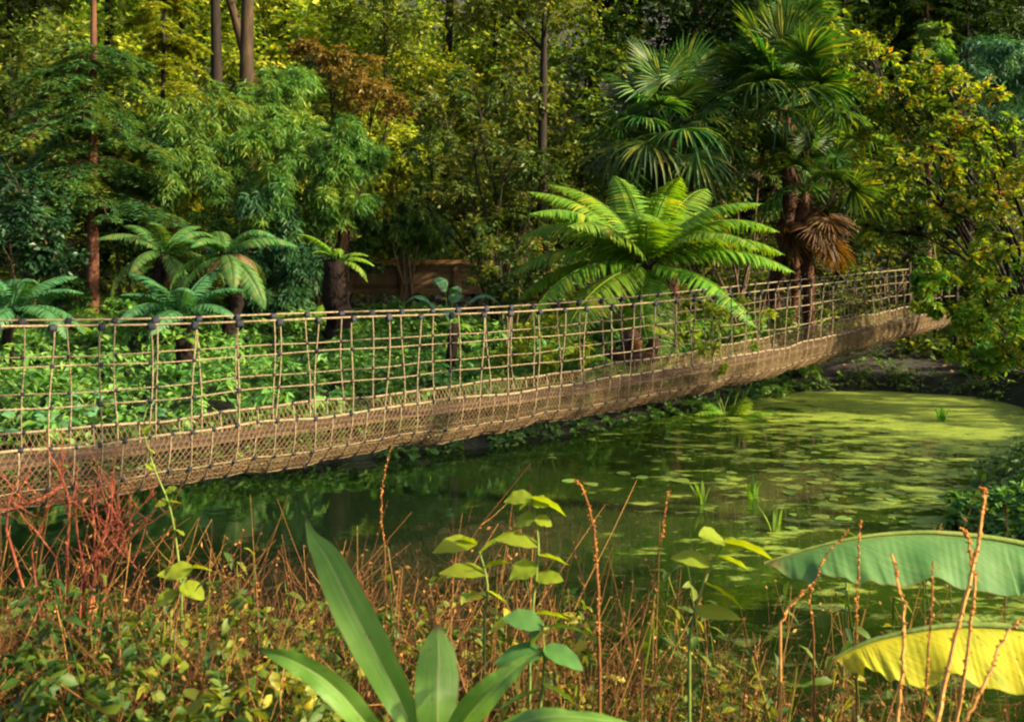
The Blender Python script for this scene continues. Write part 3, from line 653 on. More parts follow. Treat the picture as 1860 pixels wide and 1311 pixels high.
def palm(label, base, top, r, n, nd, rng, elmin=-25, s=(.85, 1.15), ds=(.8, 1.), dspan=55):
    b, tp = np.asarray(base), np.asarray(top)
    t = thing('fan_palm', label, 'palm', b)
    P = limb(rng, b-[0, 0, .3], tp, 12, 0.); m = MB()
    V, Q = tubes(P, r*np.array([.9, .85, .85, .9, .95, 1, 1.05, 1.1, 1.15, 1.15, 1.1, .4]), 14); m.add(V+rng.normal(0, r*.08, V.shape), Q)
    nb = 700; ti = rng.uniform(.02, 1, nb); an = rng.uniform(0, 6.28, nb); o = np.stack([np.cos(an), np.sin(an), 0*an], -1)
    B = np.stack([np.interp(ti, np.linspace(0, 1, 12), P[:, c]) for c in range(3)], -1)
    up = rng.choice([1., -1.], nb)[:, None]
    m.add(*kites(B+o*r*.85, o*.55+np.array([0, 0, 1.])*up+rng.normal(0, .3, (nb, 3)), o, rng.uniform(.12, .3, nb), .03))
    obj('trunk', m, M['fibre'], t)
    for j in range(n):
        u = (j+.5)/n; el = 82-(82-elmin)*u**.9+rng.uniform(-8, 8)
        f = obj('fan_leaf', PF[min(2, int(u*3))], None, t, local=True); az = j*137.5+rng.uniform(-15, 15)
        f.location = tuple(tp-b+[0, 0, -.25*u+.1]); f.rotation_euler = (rng.normal(0, .35), -math.radians(el), math.radians(az)); f.scale = (rng.uniform(*s),)*3
    for j in range(nd):
        el = -18-dspan*rng.uniform(); f = obj('fan_leaf', PD[j % 2], None, t, local=True); tag(f, 'dead brown fan leaf')
        f.location = tuple(tp-b+[0, 0, -.25-.5*rng.uniform()]); f.rotation_euler = (rng.normal(0, .3), -math.radians(el), j*2.4+rng.uniform(-.3, .3)); f.scale = (rng.uniform(*ds),)*3
d = 23.; p = at(1412, 500, d); palm('tallest fan palm with a fibrous brown trunk and dark green leaves', G(p[0], p[1]), at(1414, 196, d), .15, 30, 4, RNG(41), -10, (1.15, 1.5))
d = 22.5; p = at(1215, 500, d); palm('fan palm with a shaggy dark trunk and yellowed lower leaves left of the tallest palm', G(p[0], p[1]), at(1212, 232, d), .2, 34, 4, RNG(42), -40, (1., 1.3))
d = 22.3; p = at(1470, 520, d); palm('short fan palm skirted with orange brown dead fans under the tallest palm', G(p[0], p[1]), at(1462, 345, d), .13, 15, 16, RNG(43), -8, (.85, 1.1), (.8, 1.1), 42)
d = 26.; p = at(1430, 500, d); palm('pale green fan palm head rising behind the tallest palm', G(p[0], p[1]), at(1430, 75, d), .15, 24, 2, RNG(44), -10, (.8, 1.))

# ---- bamboo, conifer and shrubs of the middle distance
def bamboo(label, base, cl, seed, leaf='bamboo', grp='bamboo clumps behind the meadow'):
    return sculpt('bamboo', label, 'bamboo', base, cl, leaf, 'cane', seed, .2, .034, nsp=42, nl=9, nsub=10, droop=.5, side=.7, down=.5, upb=.6, stem_r=.022, sub=(.34, .6), group=grp, stemname='cane')
def gb(px, d): x = (px-CX)/F*d; return G(x, d)
bamboo('bamboo clump with the lit drooping plumes above the two tree ferns', gb(380, 24), [(330, 240, 23.5, 1.0), (390, 190, 24, .95), (345, 310, 23, .9), (290, 340, 23.2, .8), (420, 330, 23, .8), (400, 420, 23, .7)], 61)
bamboo('tallest bamboo clump rising to a pale green feathery tip', gb(500, 25), [(520, 150, 25, .85), (480, 200, 25, .9), (545, 240, 24.5, .9), (450, 265, 24, .9), (510, 330, 24, .8)], 62)
bamboo('rounded bright bamboo plumes left of the small leaved tree', gb(590, 23), [(600, 250, 23, .8), (640, 290, 22.5, .7), (560, 320, 22.5, .9), (610, 350, 22.5, .8), (520, 400, 22.5, .8), (660, 260, 23, .55)], 63)
bamboo('dark bluish bamboo in shade behind the drooping tree fern', gb(470, 22.5), [(470, 400, 22, .8), (440, 470, 22, .7), (540, 470, 22, .8), (500, 520, 21.5, .7)], 64, 'teal')
sculpt('teal_shrub', 'low fine leaved blue green shrub above the timber fence', 'shrub', gb(735, 26.5), [(690, 420, 26, .6), (740, 430, 26, .7), (790, 425, 26, .6), (725, 390, 26.4, .5), (660, 400, 25.5, .5), (770, 400, 25.5, .5)], 'bamboo', 'twig', 65, .2, .04, nsp=40, nl=8, droop=.6, side=.5, down=.5, stem_r=.03)
bamboo('bluish bamboo plumes high at the right edge', gb(1830, 26), [(1800, 130, 25, 1.1), (1850, 110, 25, 1.), (1770, 190, 25, .7), (1850, 200, 25, 1.)], 66, 'teal')
bamboo('small bamboo tuft beside the thin reddish trunk at upper right', gb(1700, 26), [(1700, 100, 26, .5), (1710, 60, 26.3, .45)], 67)

def conifer(label, base, h, seed, reach, z0, leaf, bark, r=.13, rings=17, ftop=None):
    rng = RNG(seed); t = thing('conifer', label, 'tree', base)
    tr, cr = MB(), MB(); b = np.asarray(base)
    P = np.stack([np.full(9, b[0])+np.cumsum(rng.normal(0, .015, 9)), np.full(9, b[1]), b[2]-.3+(h+.3)*np.linspace(0, 1, 9)], -1)
    tr.add(*tubes(P, r*np.linspace(1.15, .25, 9), 10))
    Cs, Ds, Ls = [], [], []
    for k in range(rings):
        u = k/(rings-1); z = z0+((ftop or h)-z0)*u
        for j in range(5):
            az = k*1.1+j*1.257+rng.uniform(-.3, .3); L = reach*(1-.5*u)*rng.uniform(.55, 1.1); z = z0+((ftop or h)-z0)*np.clip(u+rng.uniform(-.06, .06), 0, 1)
            a = np.array([np.interp(b[2]+z, P[:, 2], P[:, 0]), b[1], b[2]+z]); D = np.array([math.cos(az), math.sin(az), 0])
            s = np.linspace(0, 1, 8)[:, None]
            B = a+D*L*s+np.array([0, 0, 1])*L*(.3*s-.62*s*s)
            tr.add(*tubes(B, .022*np.linspace(1, .25, 8)*(1-.5*u), 4))
            n = int(38*L/reach)+10; q = rng.uniform(.18, 1, n); C = np.stack([np.interp(q, s[:, 0], B[:, c]) for c in range(3)], -1)
            S = np.array([-D[1], D[0], 0]); sg = rng.choice([-1, 1], n)[:, None]
            Cs.append(C); Ds.append(nrm(D*.7+S*sg+np.array([0, 0, -.25])+rng.normal(0, .12, (n, 3)))); Ls.append(L*.34*(1.15-q))
    C, D, L = np.concatenate(Cs), np.concatenate(Ds), np.concatenate(Ls)+.12
    nk = 9; v = np.linspace(.1, 1, nk); g = np.array([0, 0, -1.])
    Pp = C[:, None]+D[:, None]*(L[:, None]*v)[..., None]+g*(L[:, None]*.3*v*v)[..., None]
    S = nrm(np.cross(D, [0, 0, 1.]))
    for sg in (1, -1):
        DD = D[:, None]*.6+S[:, None]*sg+g*.25+rng.normal(0, .15, Pp.shape)
        cr.add(*kites(Pp.reshape(-1, 3), DD.reshape(-1, 3), np.array([0, 0, 1.])+rng.normal(0, .3, (len(C)*nk, 3)), .16, .042))
    obj('trunk', tr, M[bark], t); obj('crown', cr, M[leaf], t)
d = 22.5; conifer('feathery blue green conifer with a thin straight reddish trunk at left', gb(168, d), 9.5, 71, 2.7, 2.7, 'conifer', 'barkred', .13, 12, 6.2)
d = 27.; conifer('slender feathery conifer with drooping sprays rising behind the lit bamboo', gb(300, d), 9., 72, 1.9, 2.2, 'gold', 'barkdark', .11, 12)
sculpt('russet_tree', 'russet leaved tree glowing brown right of the bamboo tip', 'tree', gb(640, 28.5), [(600, 120, 28, .75), (650, 135, 28, .8), (690, 160, 28, .7), (560, 95, 28.5, .6), (720, 190, 28, .5), (640, 190, 28, .6)], 'russet', 'barkdark', 73, .16, .06, nsp=15, nl=7, droop=.2, zb=0., stem_r=.05, leafname='crown', stemname='trunk')
d = 29.; conifer('thin stemmed dark conifer with a reddish trunk at upper right', gb(1683, d), 11., 74, 1.7, 5.5, 'deep', 'barkred', .13, 12)

sculpt('laurel_shrub', 'dark glossy laurel filling the left edge above the bluish fern', 'shrub', gb(40, 20.5), [(30, 330, 20.5, .9), (70, 400, 20.3, .8), (20, 450, 20, .8), (100, 460, 20.5, .6), (-60, 380, 20.5, 1.)], 'laurel', 'twig', 81, .15, .07, nsp=16, nl=7)
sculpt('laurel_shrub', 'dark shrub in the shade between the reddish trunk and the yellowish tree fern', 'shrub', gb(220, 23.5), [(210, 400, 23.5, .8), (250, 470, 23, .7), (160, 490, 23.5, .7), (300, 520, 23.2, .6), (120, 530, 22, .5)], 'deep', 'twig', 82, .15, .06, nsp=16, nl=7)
sculpt('small_tree', 'small leaved young tree with a thin leaning stem right of the fence', 'tree', gb(912, 22), [(800, 190, 23, .8), (860, 150, 23.2, .7), (780, 270, 22.6, .7), (860, 250, 22.3, .9), (930, 290, 22, .8), (980, 330, 22, .6), (820, 340, 22.4, .8), (900, 370, 22, .7), (760, 360, 22.6, .5), (960, 400, 22, .5), (870, 420, 22, .5)],
       'shrub', 'barkdark', 83, .12, .055, nsp=17, nl=8, stem_r=.05, twigs=False, leafname='crown', stemname='trunk')
sculpt('dark_shrub', 'dark leafy shrub in the gap under the small leaved tree', 'shrub', gb(930, 20.5), [(900, 470, 21, .6), (960, 460, 20.8, .7), (1000, 500, 20, .5), (880, 500, 20.5, .45), (930, 520, 20, .5)], 'shrub', 'twig', 84, .12, .06, nsp=15, nl=7)
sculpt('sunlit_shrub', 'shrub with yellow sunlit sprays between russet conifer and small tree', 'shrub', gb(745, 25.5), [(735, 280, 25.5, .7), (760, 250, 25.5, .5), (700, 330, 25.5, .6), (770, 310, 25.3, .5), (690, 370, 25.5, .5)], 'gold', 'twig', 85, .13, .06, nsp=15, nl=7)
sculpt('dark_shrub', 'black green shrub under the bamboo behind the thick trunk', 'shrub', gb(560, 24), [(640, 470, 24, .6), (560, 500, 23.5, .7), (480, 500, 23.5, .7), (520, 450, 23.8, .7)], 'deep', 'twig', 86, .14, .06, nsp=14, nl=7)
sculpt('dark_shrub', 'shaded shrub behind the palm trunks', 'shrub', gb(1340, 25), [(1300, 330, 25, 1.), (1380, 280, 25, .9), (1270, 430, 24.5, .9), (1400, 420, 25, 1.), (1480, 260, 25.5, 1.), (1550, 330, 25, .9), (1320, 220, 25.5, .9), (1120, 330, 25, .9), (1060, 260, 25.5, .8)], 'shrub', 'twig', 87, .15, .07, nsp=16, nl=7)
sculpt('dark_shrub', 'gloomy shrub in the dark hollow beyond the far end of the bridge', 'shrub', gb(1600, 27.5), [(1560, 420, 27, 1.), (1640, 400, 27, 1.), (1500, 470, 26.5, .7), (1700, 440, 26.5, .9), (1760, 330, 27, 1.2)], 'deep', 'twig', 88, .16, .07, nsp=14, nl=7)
# the autumn coloured shrub that overhangs the far bridge end
A = [(1560, 110, 21, .7), (1610, 150, 20.5, .75), (1580, 220, 20.5, .7), (1660, 130, 20.5, .5), (1650, 210, 20, .8), (1720, 160, 20, .6), (1760, 200, 19.5, .7), (1720, 250, 19.5, .7), (1620, 290, 19.5, .6), (1700, 330, 19, .7), (1780, 290, 19, .8), (1830, 250, 19, .7),
     (1850, 330, 18.5, .7), (1640, 370, 19, .5), (1600, 420, 19, .45), (1740, 390, 18.5, .6), (1810, 400, 18.5, .6), (1540, 60, 22, .6)]
sculpt('autumn_tree', 'tall shrubby tree turning orange and yellow at the right edge', 'tree', gb(1900, 20), A, 'autumn', 'barkdark', 91, .135, .065, nsp=13, nl=7, nsub=9, droop=.35, stem_r=.06, twigs=True, leafname='crown', stemname='trunk', spread=1.05)
sculpt('overhanging_shrub', 'orange tinged green shrub drooping over the far end of the bridge', 'shrub', gb(1925, 18), [(1700, 490, 17.8, .42), (1690, 540, 17.6, .35), (1760, 470, 18, .5), (1780, 530, 17.6, .5), (1830, 480, 17.6, .55), (1840, 560, 17.3, .5), (1790, 600, 17.2, .4), (1760, 570, 17.4, .35), (1850, 630, 17, .45), (1720, 560, 17.6, .25), (1670, 510, 18.2, .25), (1745, 640, 17.6, .25), (1800, 650, 17.2, .3)],
       'autumn', 'barkdark', 92, .125, .055, nsp=11, nl=7, nsub=8, droop=.5, stem_r=.04, twigs=True)
for (px, py, d, r, sd, lab) in ((1800, 680, 21., .36, 93, 'low leafy plant on the bank under the overhanging shrub'), (1862, 690, 19.5, .42, 94, 'leafy plant at the right edge above the duckweed'), (1765, 700, 20.6, .24, 95, 'small pale green plant at the water edge beside the bare bank')):
    p = at(px, py, d); g = float(gz(p[0], p[1])); sculpt('bank_plant', lab, 'plant', (p[0], p[1], g), [(np.array([p[0], p[1], g+r*.7]), None, 0, r)], 'cover', 'stem', sd, .15, .07, nsp=9, nl=5, nsub=7, droop=.3, stem_r=.012)
p0 = G(4.95, 9.9); sculpt('waterside_plant', 'dense dark green leafy plant on the right bank behind the arching banana leaf', 'plant', p0, [(1860, 890, 10.4, .4), (1790, 930, 10.2, .3), (1830, 965, 9.8, .32), (1890, 960, 9.6, .4), (1760, 958, 10., .22)], 'cover', 'stem', 96, .10, .05, nsp=20, nl=7, nsub=8, stem_r=.012)

# ---- forest
rf = RNG(101)
T_high = [make_tree(rf, 15, .30, .66, 9, 3.6, .24, .14, 13, 8, crown_r=1.2), make_tree(rf, 15, .27, .68, 8, 3.4, .24, .14, 7, 8, crown_r=1.3)]
T_low = [make_tree(rf, 7.5, .14, .12, 17, 2.6, .22, .12, 13, 7, crown_r=.95), make_tree(rf, 6.5, .12, .08, 15, 2.8, .22, .12, 13, 7, crown_r=1.0), make_tree(rf, 8.5, .15, .18, 18, 2.5, .22, .12, 13, 7, crown_r=.95)]
proto = {}
def forest(kind, var, px, d, s, rz, bark, leaf, label, group, lean=0.):
    key = (kind, var, bark, leaf); g = gb(px, d)
    if key not in proto:
        tr, cr = (T_high if kind == 'h' else T_low)[var]
        mk = (kind, var)
        t = thing('forest_tree', label, 'tree', g, group, rz, s)
        obj('trunk', tr, M[bark], t, local=True); obj('crown', cr, M[leaf], t, local=True); proto[key] = t
    else:
        t = copy_tree(proto[key]); t.location = tuple(g); t.scale = (s,)*3; t['label'] = label; t['group'] = group
    t.rotation_mode = 'ZYX'; t.rotation_euler = (0, lean, rz); return t
GH = 'tall forest trees with bare trunks'
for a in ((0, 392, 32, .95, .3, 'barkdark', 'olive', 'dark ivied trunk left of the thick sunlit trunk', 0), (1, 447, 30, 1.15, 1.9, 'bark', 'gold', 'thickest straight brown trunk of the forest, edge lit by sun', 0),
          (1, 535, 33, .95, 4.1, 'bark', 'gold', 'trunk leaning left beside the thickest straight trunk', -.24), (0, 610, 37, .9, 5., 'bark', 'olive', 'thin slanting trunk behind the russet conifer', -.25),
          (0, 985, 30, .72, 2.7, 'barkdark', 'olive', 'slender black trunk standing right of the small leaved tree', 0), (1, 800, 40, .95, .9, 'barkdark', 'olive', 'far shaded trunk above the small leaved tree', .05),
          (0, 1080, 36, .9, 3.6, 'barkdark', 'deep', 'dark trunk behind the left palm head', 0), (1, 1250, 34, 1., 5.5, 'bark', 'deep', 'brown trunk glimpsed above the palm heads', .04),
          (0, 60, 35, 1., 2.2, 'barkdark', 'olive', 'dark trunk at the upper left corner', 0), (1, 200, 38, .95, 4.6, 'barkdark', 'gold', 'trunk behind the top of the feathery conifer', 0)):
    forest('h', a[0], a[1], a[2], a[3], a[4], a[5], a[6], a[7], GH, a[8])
GL = 'leafy lower trees on the wooded slope'
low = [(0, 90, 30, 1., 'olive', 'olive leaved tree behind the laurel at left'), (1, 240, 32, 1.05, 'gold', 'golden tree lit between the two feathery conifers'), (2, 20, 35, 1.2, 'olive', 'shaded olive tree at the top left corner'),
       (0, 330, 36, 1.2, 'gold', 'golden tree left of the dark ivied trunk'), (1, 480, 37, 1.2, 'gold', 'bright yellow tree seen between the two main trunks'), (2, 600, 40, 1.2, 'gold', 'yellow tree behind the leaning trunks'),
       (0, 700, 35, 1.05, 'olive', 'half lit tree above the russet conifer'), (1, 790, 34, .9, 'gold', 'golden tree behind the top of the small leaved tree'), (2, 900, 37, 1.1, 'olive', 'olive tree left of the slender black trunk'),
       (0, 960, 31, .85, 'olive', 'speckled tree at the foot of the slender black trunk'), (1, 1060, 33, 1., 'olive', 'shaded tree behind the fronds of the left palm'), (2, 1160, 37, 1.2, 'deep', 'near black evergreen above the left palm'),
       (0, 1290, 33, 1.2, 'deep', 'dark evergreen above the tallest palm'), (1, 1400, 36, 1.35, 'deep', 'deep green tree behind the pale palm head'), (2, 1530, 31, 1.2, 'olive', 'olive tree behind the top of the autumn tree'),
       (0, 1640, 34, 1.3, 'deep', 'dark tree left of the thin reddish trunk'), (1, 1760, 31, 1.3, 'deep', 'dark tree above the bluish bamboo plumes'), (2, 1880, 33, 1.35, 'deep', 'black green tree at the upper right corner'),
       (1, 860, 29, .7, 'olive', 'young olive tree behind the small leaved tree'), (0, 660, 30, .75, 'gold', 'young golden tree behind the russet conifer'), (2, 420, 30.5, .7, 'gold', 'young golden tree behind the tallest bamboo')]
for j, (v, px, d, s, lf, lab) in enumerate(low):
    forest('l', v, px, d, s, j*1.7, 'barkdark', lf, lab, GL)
# the tangled wood behind reads as one mass
C, R = [], []
for j in range(1300):
    d = rf.uniform(35, 62); x = rf.uniform(-.72, .72)*d; h = rf.uniform(.3, 1)**.7*(7.5+2.5*math.sin(x*.35)+1.5*math.sin(x*.9+1)+(2.5 if x > 0 else 0))
    C.append(G(x, d)+[0, 0, h]); R.append(rf.uniform(.8, 1.7))
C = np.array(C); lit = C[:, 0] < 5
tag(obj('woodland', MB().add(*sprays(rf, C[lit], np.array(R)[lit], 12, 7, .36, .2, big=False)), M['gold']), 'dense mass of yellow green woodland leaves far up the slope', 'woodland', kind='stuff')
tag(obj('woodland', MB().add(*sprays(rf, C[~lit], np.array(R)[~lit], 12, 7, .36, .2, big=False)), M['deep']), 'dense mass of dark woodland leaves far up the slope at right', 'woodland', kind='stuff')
n = 5200; x = rf.uniform(-26, 26, n); y = rf.uniform(22.5, 46, n); ok = (sdist(x, y) > 1.) & ~((np.abs(x+2.4) < 2.6) & (y < 27)); x, y = x[ok], y[ok]
C = np.stack([x, y, gz(x, y)+rf.uniform(.1, 1.0, len(x))*(.4+.6*smooth1(y, 24, 30))], -1)
tag(obj('forest_floor_growth', MB().add(*sprays(rf, C, rf.uniform(.3, .6, len(x)), 7, 5, .2, .1, zb=.3)), M['olive']), 'ivy and bramble covering the forest floor between the trees', 'undergrowth', kind='stuff')
# unseen trees added on the bank outside the frame to throw the dappled shade
GS = 'unseen trees added along the right bank for shade'
for j, (kd, x, y, s, v) in enumerate((('l', 14.5, 2.4, .7, 0), ('l', 14, 10.4, 1.0, 1), ('l', 14.8, 15.4, .6, 2), ('l', 14, 18, .55, 0), ('h', 9.5, -1., .62, 0), ('h', 15.5, 6.0, .75, 0), ('h', 16, 2.4, .75, 0))):
    t = forest(kd, v, 930, 30, s, j*2.1, 'barkdark', 'olive', ('added low bushy shade tree on the right bank opposite the middle of the pond', 'added broad low shade tree on the right bank beyond the waterside plant', 'added small shade tree on the right bank before the overhanging shrub', 'smallest added shade tree on the right bank beside the overhanging shrub', 'added bare trunked shade tree on this bank behind the banana plant', 'tall bare trunked shade tree added behind the low trees of the right bank', 'added tall bare trunked shade tree of the right bank closest to this bank')[j], GS); t.location = tuple(G(x, y))

# ---- fence, post, rotten log
fb = gb(740, 26.2); ft = thing('timber_fence', 'brown timber fence with an orange brown top rail behind the meadow', 'fence', fb)
y0 = 26.2; X0, X1 = (636-CX)/F*y0, (925-CX)/F*y0; zt = H-(474-HY)/F*y0
for j, xx in enumerate(np.linspace(X0, X1, 4)):
    g = float(gz(xx, y0)); obj('post', MB().add(*box((xx, y0-.09, (g+zt)/2-.1), (.11, .11, zt-g+.2))), M['fence'], ft, smooth=False)
obj('top_rail', MB().add(*box(((X0+X1)/2, y0-.16, zt-.02), (X1-X0, .07, .10))), M['fencerail'], ft, smooth=False)
m = MB()
for j in range(6):
    m.add(*box(((X0+X1)/2, y0, zt-.17-j*.125), (X1-X0-.02, .03, .115)))
obj('board_panel', m, M['fence'], ft, smooth=False)
rb = MB(); rr = RNG(7)
for j in range(260):
    c = np.array([rr.uniform(X0, X1), y0-.1+rr.normal(0, .1), 0]); c[2] = zt-.95-rr.uniform(0, .7); s = rr.uniform(.06, .16)
    P = np.array([c+[0, 0, s*k] for k in (.6, .45, 0, -.45, -.6)]); V, Q = tubes(P, s*np.array([.1, .75, 1, .75, .1]), 7); rb.add(V+rr.normal(0, s*.12, V.shape), Q)
tag(obj('rubble_bank', rb, M['rubble'], smooth=False), 'low bank of grey brown rubble stones under the timber fence', 'stone bank')
p = at(623, 470, 23.5); g = G(p[0], p[1]); P = np.array([g-[0, 0, .2], (g+at(623, 405, 23.5))/2, at(623, 406, 23.5), at(623, 405, 23.5)])
tag(obj('wooden_post', MB().add(*tubes(P, np.array([.14, .13, .125, .02]), 10)), M['barkred'], None), 'reddish brown wooden post rising behind the thick fern trunk', 'post')
d = 15.8; lb = gb(1150, d); lt = thing('rotten_log', 'dark rotten tree stump with an orange patch under the big tree fern', 'tree stump', lb)
rl = RNG(8)
for (a, b, r) in (((1098, 640, d), (1200, 652, d-.2), .09), ((1150, 665, d), (1152, 598, d), .17), ((1170, 660, d), (1192, 612, d), .10)):
    P = limb(rl, at(*a), at(*b), 8, 0); V, Q = tubes(P, r*np.array([.5, 1, 1.05, .95, 1, .95, .9, .25]), 12)
    obj('log', MB().add(V+rl.normal(0, r*.09, V.shape), Q), M['log'], lt)
P = np.array([at(1157, 640, d-.22), at(1157, 636, d-.23), at(1157, 616, d-.23), at(1157, 612, d-.22)]); obj('orange_patch', MB().add(*tubes(P, np.array([.02, .085, .075, .02]), 8)), M['logface'], lt)  # small orange lump on the front of the stump

# ---- meadow and broad leaved plants on the far bank
rm = RNG(111)
n = 10500; x = rm.uniform(-15, 9, n); y = rm.uniform(11.5, 27, n); s = sdist(x, y)
ok = (s > -.12) & (np.abs(x) < .62*y+1.5) & (x < 5.6)
x, y, s = x[ok], y[ok], s[ok]; z = gz(x, y)
hh = (.18+.12*np.sin(x*1.7+y)+.1*np.sin(x*.6-y*1.3))*np.clip(s, .3, 1)
C = np.stack([x, y, z+np.maximum(hh, .06)], -1)
tag(obj('ground_cover', MB().add(*sprays(rm, C, rm.uniform(.14, .26, len(C)), 3, 4, .13, .075, droop=.3, zb=.35, upb=1.2)), M['cover']), 'low bright green leafy ground cover across the far bank', 'ground cover', kind='stuff')
n = 900; x = rm.uniform(-15, 6, n); y = rm.uniform(12.2, 25, n); ok = (sdist(x, y) > .3) & (np.abs(x) < .62*y+1.5); x, y = x[ok], y[ok]
C = np.stack([x, y, gz(x, y)+.32+.14*np.sin(x*1.7+y)+rm.uniform(-.1, .15, len(x))], -1)
tag(obj('taller_cover', MB().add(*sprays(rm, C, rm.uniform(.15, .32, len(x)), 3, 5, .18, .085, droop=.5, zb=.6, upb=1.2, big=True)), M['cover']), 'taller clumps of long leaves rising from the meadow cover', 'ground cover', kind='stuff')
def broad(label, base, n, L, W, seed, leaf='big', up=(35, 75), name='broad_leaved_plant', cat='plant', stalk=.3, group=None):
    rng = RNG(seed); b = np.asarray(base); t = thing(name, label, cat, b, group)
    sm = MB()
    for j in range(n):
        az = j*2.4+rng.uniform(-.4, .4); el = math.radians(rng.uniform(*up)); l = L*rng.uniform(.75, 1.1); sl = stalk*rng.uniform(.8, 1.3)
        D = np.array([math.cos(az)*math.cos(el), math.sin(az)*math.cos(el), math.sin(el)]); o = np.array([math.cos(az), math.sin(az), 0])
        e = b+D*sl
        sm.add(*tubes(limb(rng, b, e, 4, .02), .012, 5))
        s = np.linspace(0, 1, 12)[:, None]
        P = e+D*l*s*(1-.35*s)+o*l*.25*s*s-np.array([0, 0, 1])*l*.55*s**2.2
        hw = W*np.sin(np.clip(s[:, 0]*.97+.03, 0, 1)**.8*PI)**.8+.003
        m = MB().add(*blade(P, hw, np.array([-o[1], o[0], 0]), .3, 7, W*.06, 3))
        obj('leaf', m, M[leaf], t)
    obj('stalk', sm, M['stem'], t)
d = 18.2; broad('young banana plant with pale arching leaves above the bridge ropes', at(815, 585, d), 7, .85, .15, 121, up=(30, 80), name='banana_plant', stalk=.45)
p = at(815, 585, d)
for j, (px, dd_, lab, L) in enumerate(((95, 13.6, 'big blue green leafed plant at the left below the middle net rope', .34), (170, 14.4, 'blue green broad leafed plant right of the leftmost double rib', .32), (40, 13.2, 'broad leafed plant low at the left picture edge', .32), (255, 13.8, 'broad leafed plant just above the walkway edge at left', .26), (930, 17.5, 'broad yellow green plant in the meadow left of the big tree fern', .4))):
    broad(lab, gb(px, dd_), 11, L, L*.32, 130+j, leaf='lime' if px > 900 else 'big', up=(25, 70), stalk=.28)
sculpt('leafy_shrub', 'yellow green leafy shrub behind the net left of the rotten stump', 'shrub', gb(1000, 16.8), [(960, 600, 17, .3), (1010, 590, 16.8, .32), (1050, 640, 16.4, .25), (990, 650, 16.3, .25), (930, 640, 16.8, .25)], 'lime', 'stem', 141, .12, .055, nsp=9, nl=6, nsub=7, stem_r=.012)
sculpt('leafy_shrub', 'green leafy shrub behind the net right of the rotten stump', 'shrub', gb(1320, 17.8), [(1240, 590, 17.2, .3), (1300, 580, 17.6, .32), (1360, 570, 18, .3), (1280, 640, 17, .25), (1420, 580, 18.6, .3), (1350, 620, 17.6, .25)], 'fern', 'stem', 142, .12, .05, nsp=10, nl=6, nsub=7, stem_r=.012)
sculpt('climber', 'yellow leafed climber trailing over the bridge net near the rotten stump', 'climber', at(1300, 690, 14.3), [(1310, 570, 14.6, .12), (1300, 630, 14.4, .12), (1290, 560, 14.5, .1), (1350, 545, 14.9, .12), (1310, 665, 14.2, .1), (1275, 635, 14.3, .08), (1400, 570, 15.4, .1)], 'lime', 'stem', 143, .085, .045, nsp=5, nl=4, nsub=5, stem_r=.008)
n = 2400; x = rm.uniform(4.4, 13, n); y = rm.uniform(6.5, 26, n); sd = sdist(x, y); ok = (sd > -.1) & ((sd < .35) | (rm.random(n) < .2) | (x > 9.7) | (y < 17)); x, y = x[ok], y[ok]
C = np.stack([x, y, gz(x, y)+.1], -1)
tag(obj('bank_weeds', MB().add(*sprays(rm, C, rm.uniform(.15, .32, len(x)), 5, 4, .13, .055, droop=.3, zb=.5)), M['cover']), 'scattered low green weeds along the dark right bank and under the far bridge end', 'weeds', kind='stuff')
# leaf litter on the bare bank
n = 900; x = rm.uniform(5, 13, n); y = rm.uniform(18, 26, n); ok = sdist(x, y) > .15; x, y = x[ok], y[ok]
P = np.stack([x, y, gz(x, y)+.015], -1); a = rm.uniform(0, 6.28, len(x))
tag(obj('leaf_litter', MB().add(*kites(P, np.stack([np.cos(a), np.sin(a), rm.normal(.1, .15, len(x))], -1), np.array([0, 0, 1.])+rm.normal(0, .3, P.shape), rm.uniform(.06, .16, len(x)), .07)), M['litter']), 'fallen brown leaves on the bare bank under the far bridge end', 'fallen leaves', kind='stuff')

# ---- on the water
rw = RNG(151); pads = []
for j in range(900):
    if len(pads) >= 100: break
    px, py = (rw.uniform(1430, 1760), rw.uniform(800, 960)) if j % 4 else (rw.uniform(900, 1500), rw.uniform(760, 900))
    d = H*F/(py-HY); x = (px-CX)/F*d
    if sdist(x, d) > -.25: continue
    r = rw.uniform(.04, .12)
    if any(math.hypot(x-q[0], d-q[1]) < (r+q[2])*.95 for q in pads): continue
    pads.append((x, d, r))
padm = []
for v in range(3):
    k = 20; a = np.linspace(.18, 2*PI-.18, k); rr_ = 1+.06*np.sin(a*3+v)+rw.normal(0, .02, k)
    top = np.stack([np.cos(a)*rr_, np.sin(a)*rr_, .03+.03*np.sin(a*2+v)], -1); V = np.vstack([[0, 0, .02], top, top-[0, 0, .05], [0, 0, -.03]])
    F3 = [[0, j+1, j+2] for j in range(k-1)]+[[2*k+1, k+j+2, k+j+1] for j in range(k-1)]; F4 = [[j+1, k+j+1, k+j+2, j+2] for j in range(k-1)]
    padm.append(MB().add(V, np.array(F3), np.array(F4)).mesh('lily_pad', M['lily'], False))
for j, (x, d, r) in enumerate(pads):
    o = bpy.data.objects.new('lily_pad', padm[j % 3]); COL.objects.link(o); o.location = (x, d, .006); o.scale = (r, r*rw.uniform(.7, 1.), .1); o.rotation_euler = (0, 0, rw.uniform(0, 6.28))
    tag(o, 'round green lily pad floating on the green pond water', 'lily pad', 'lily pads floating on the pond')
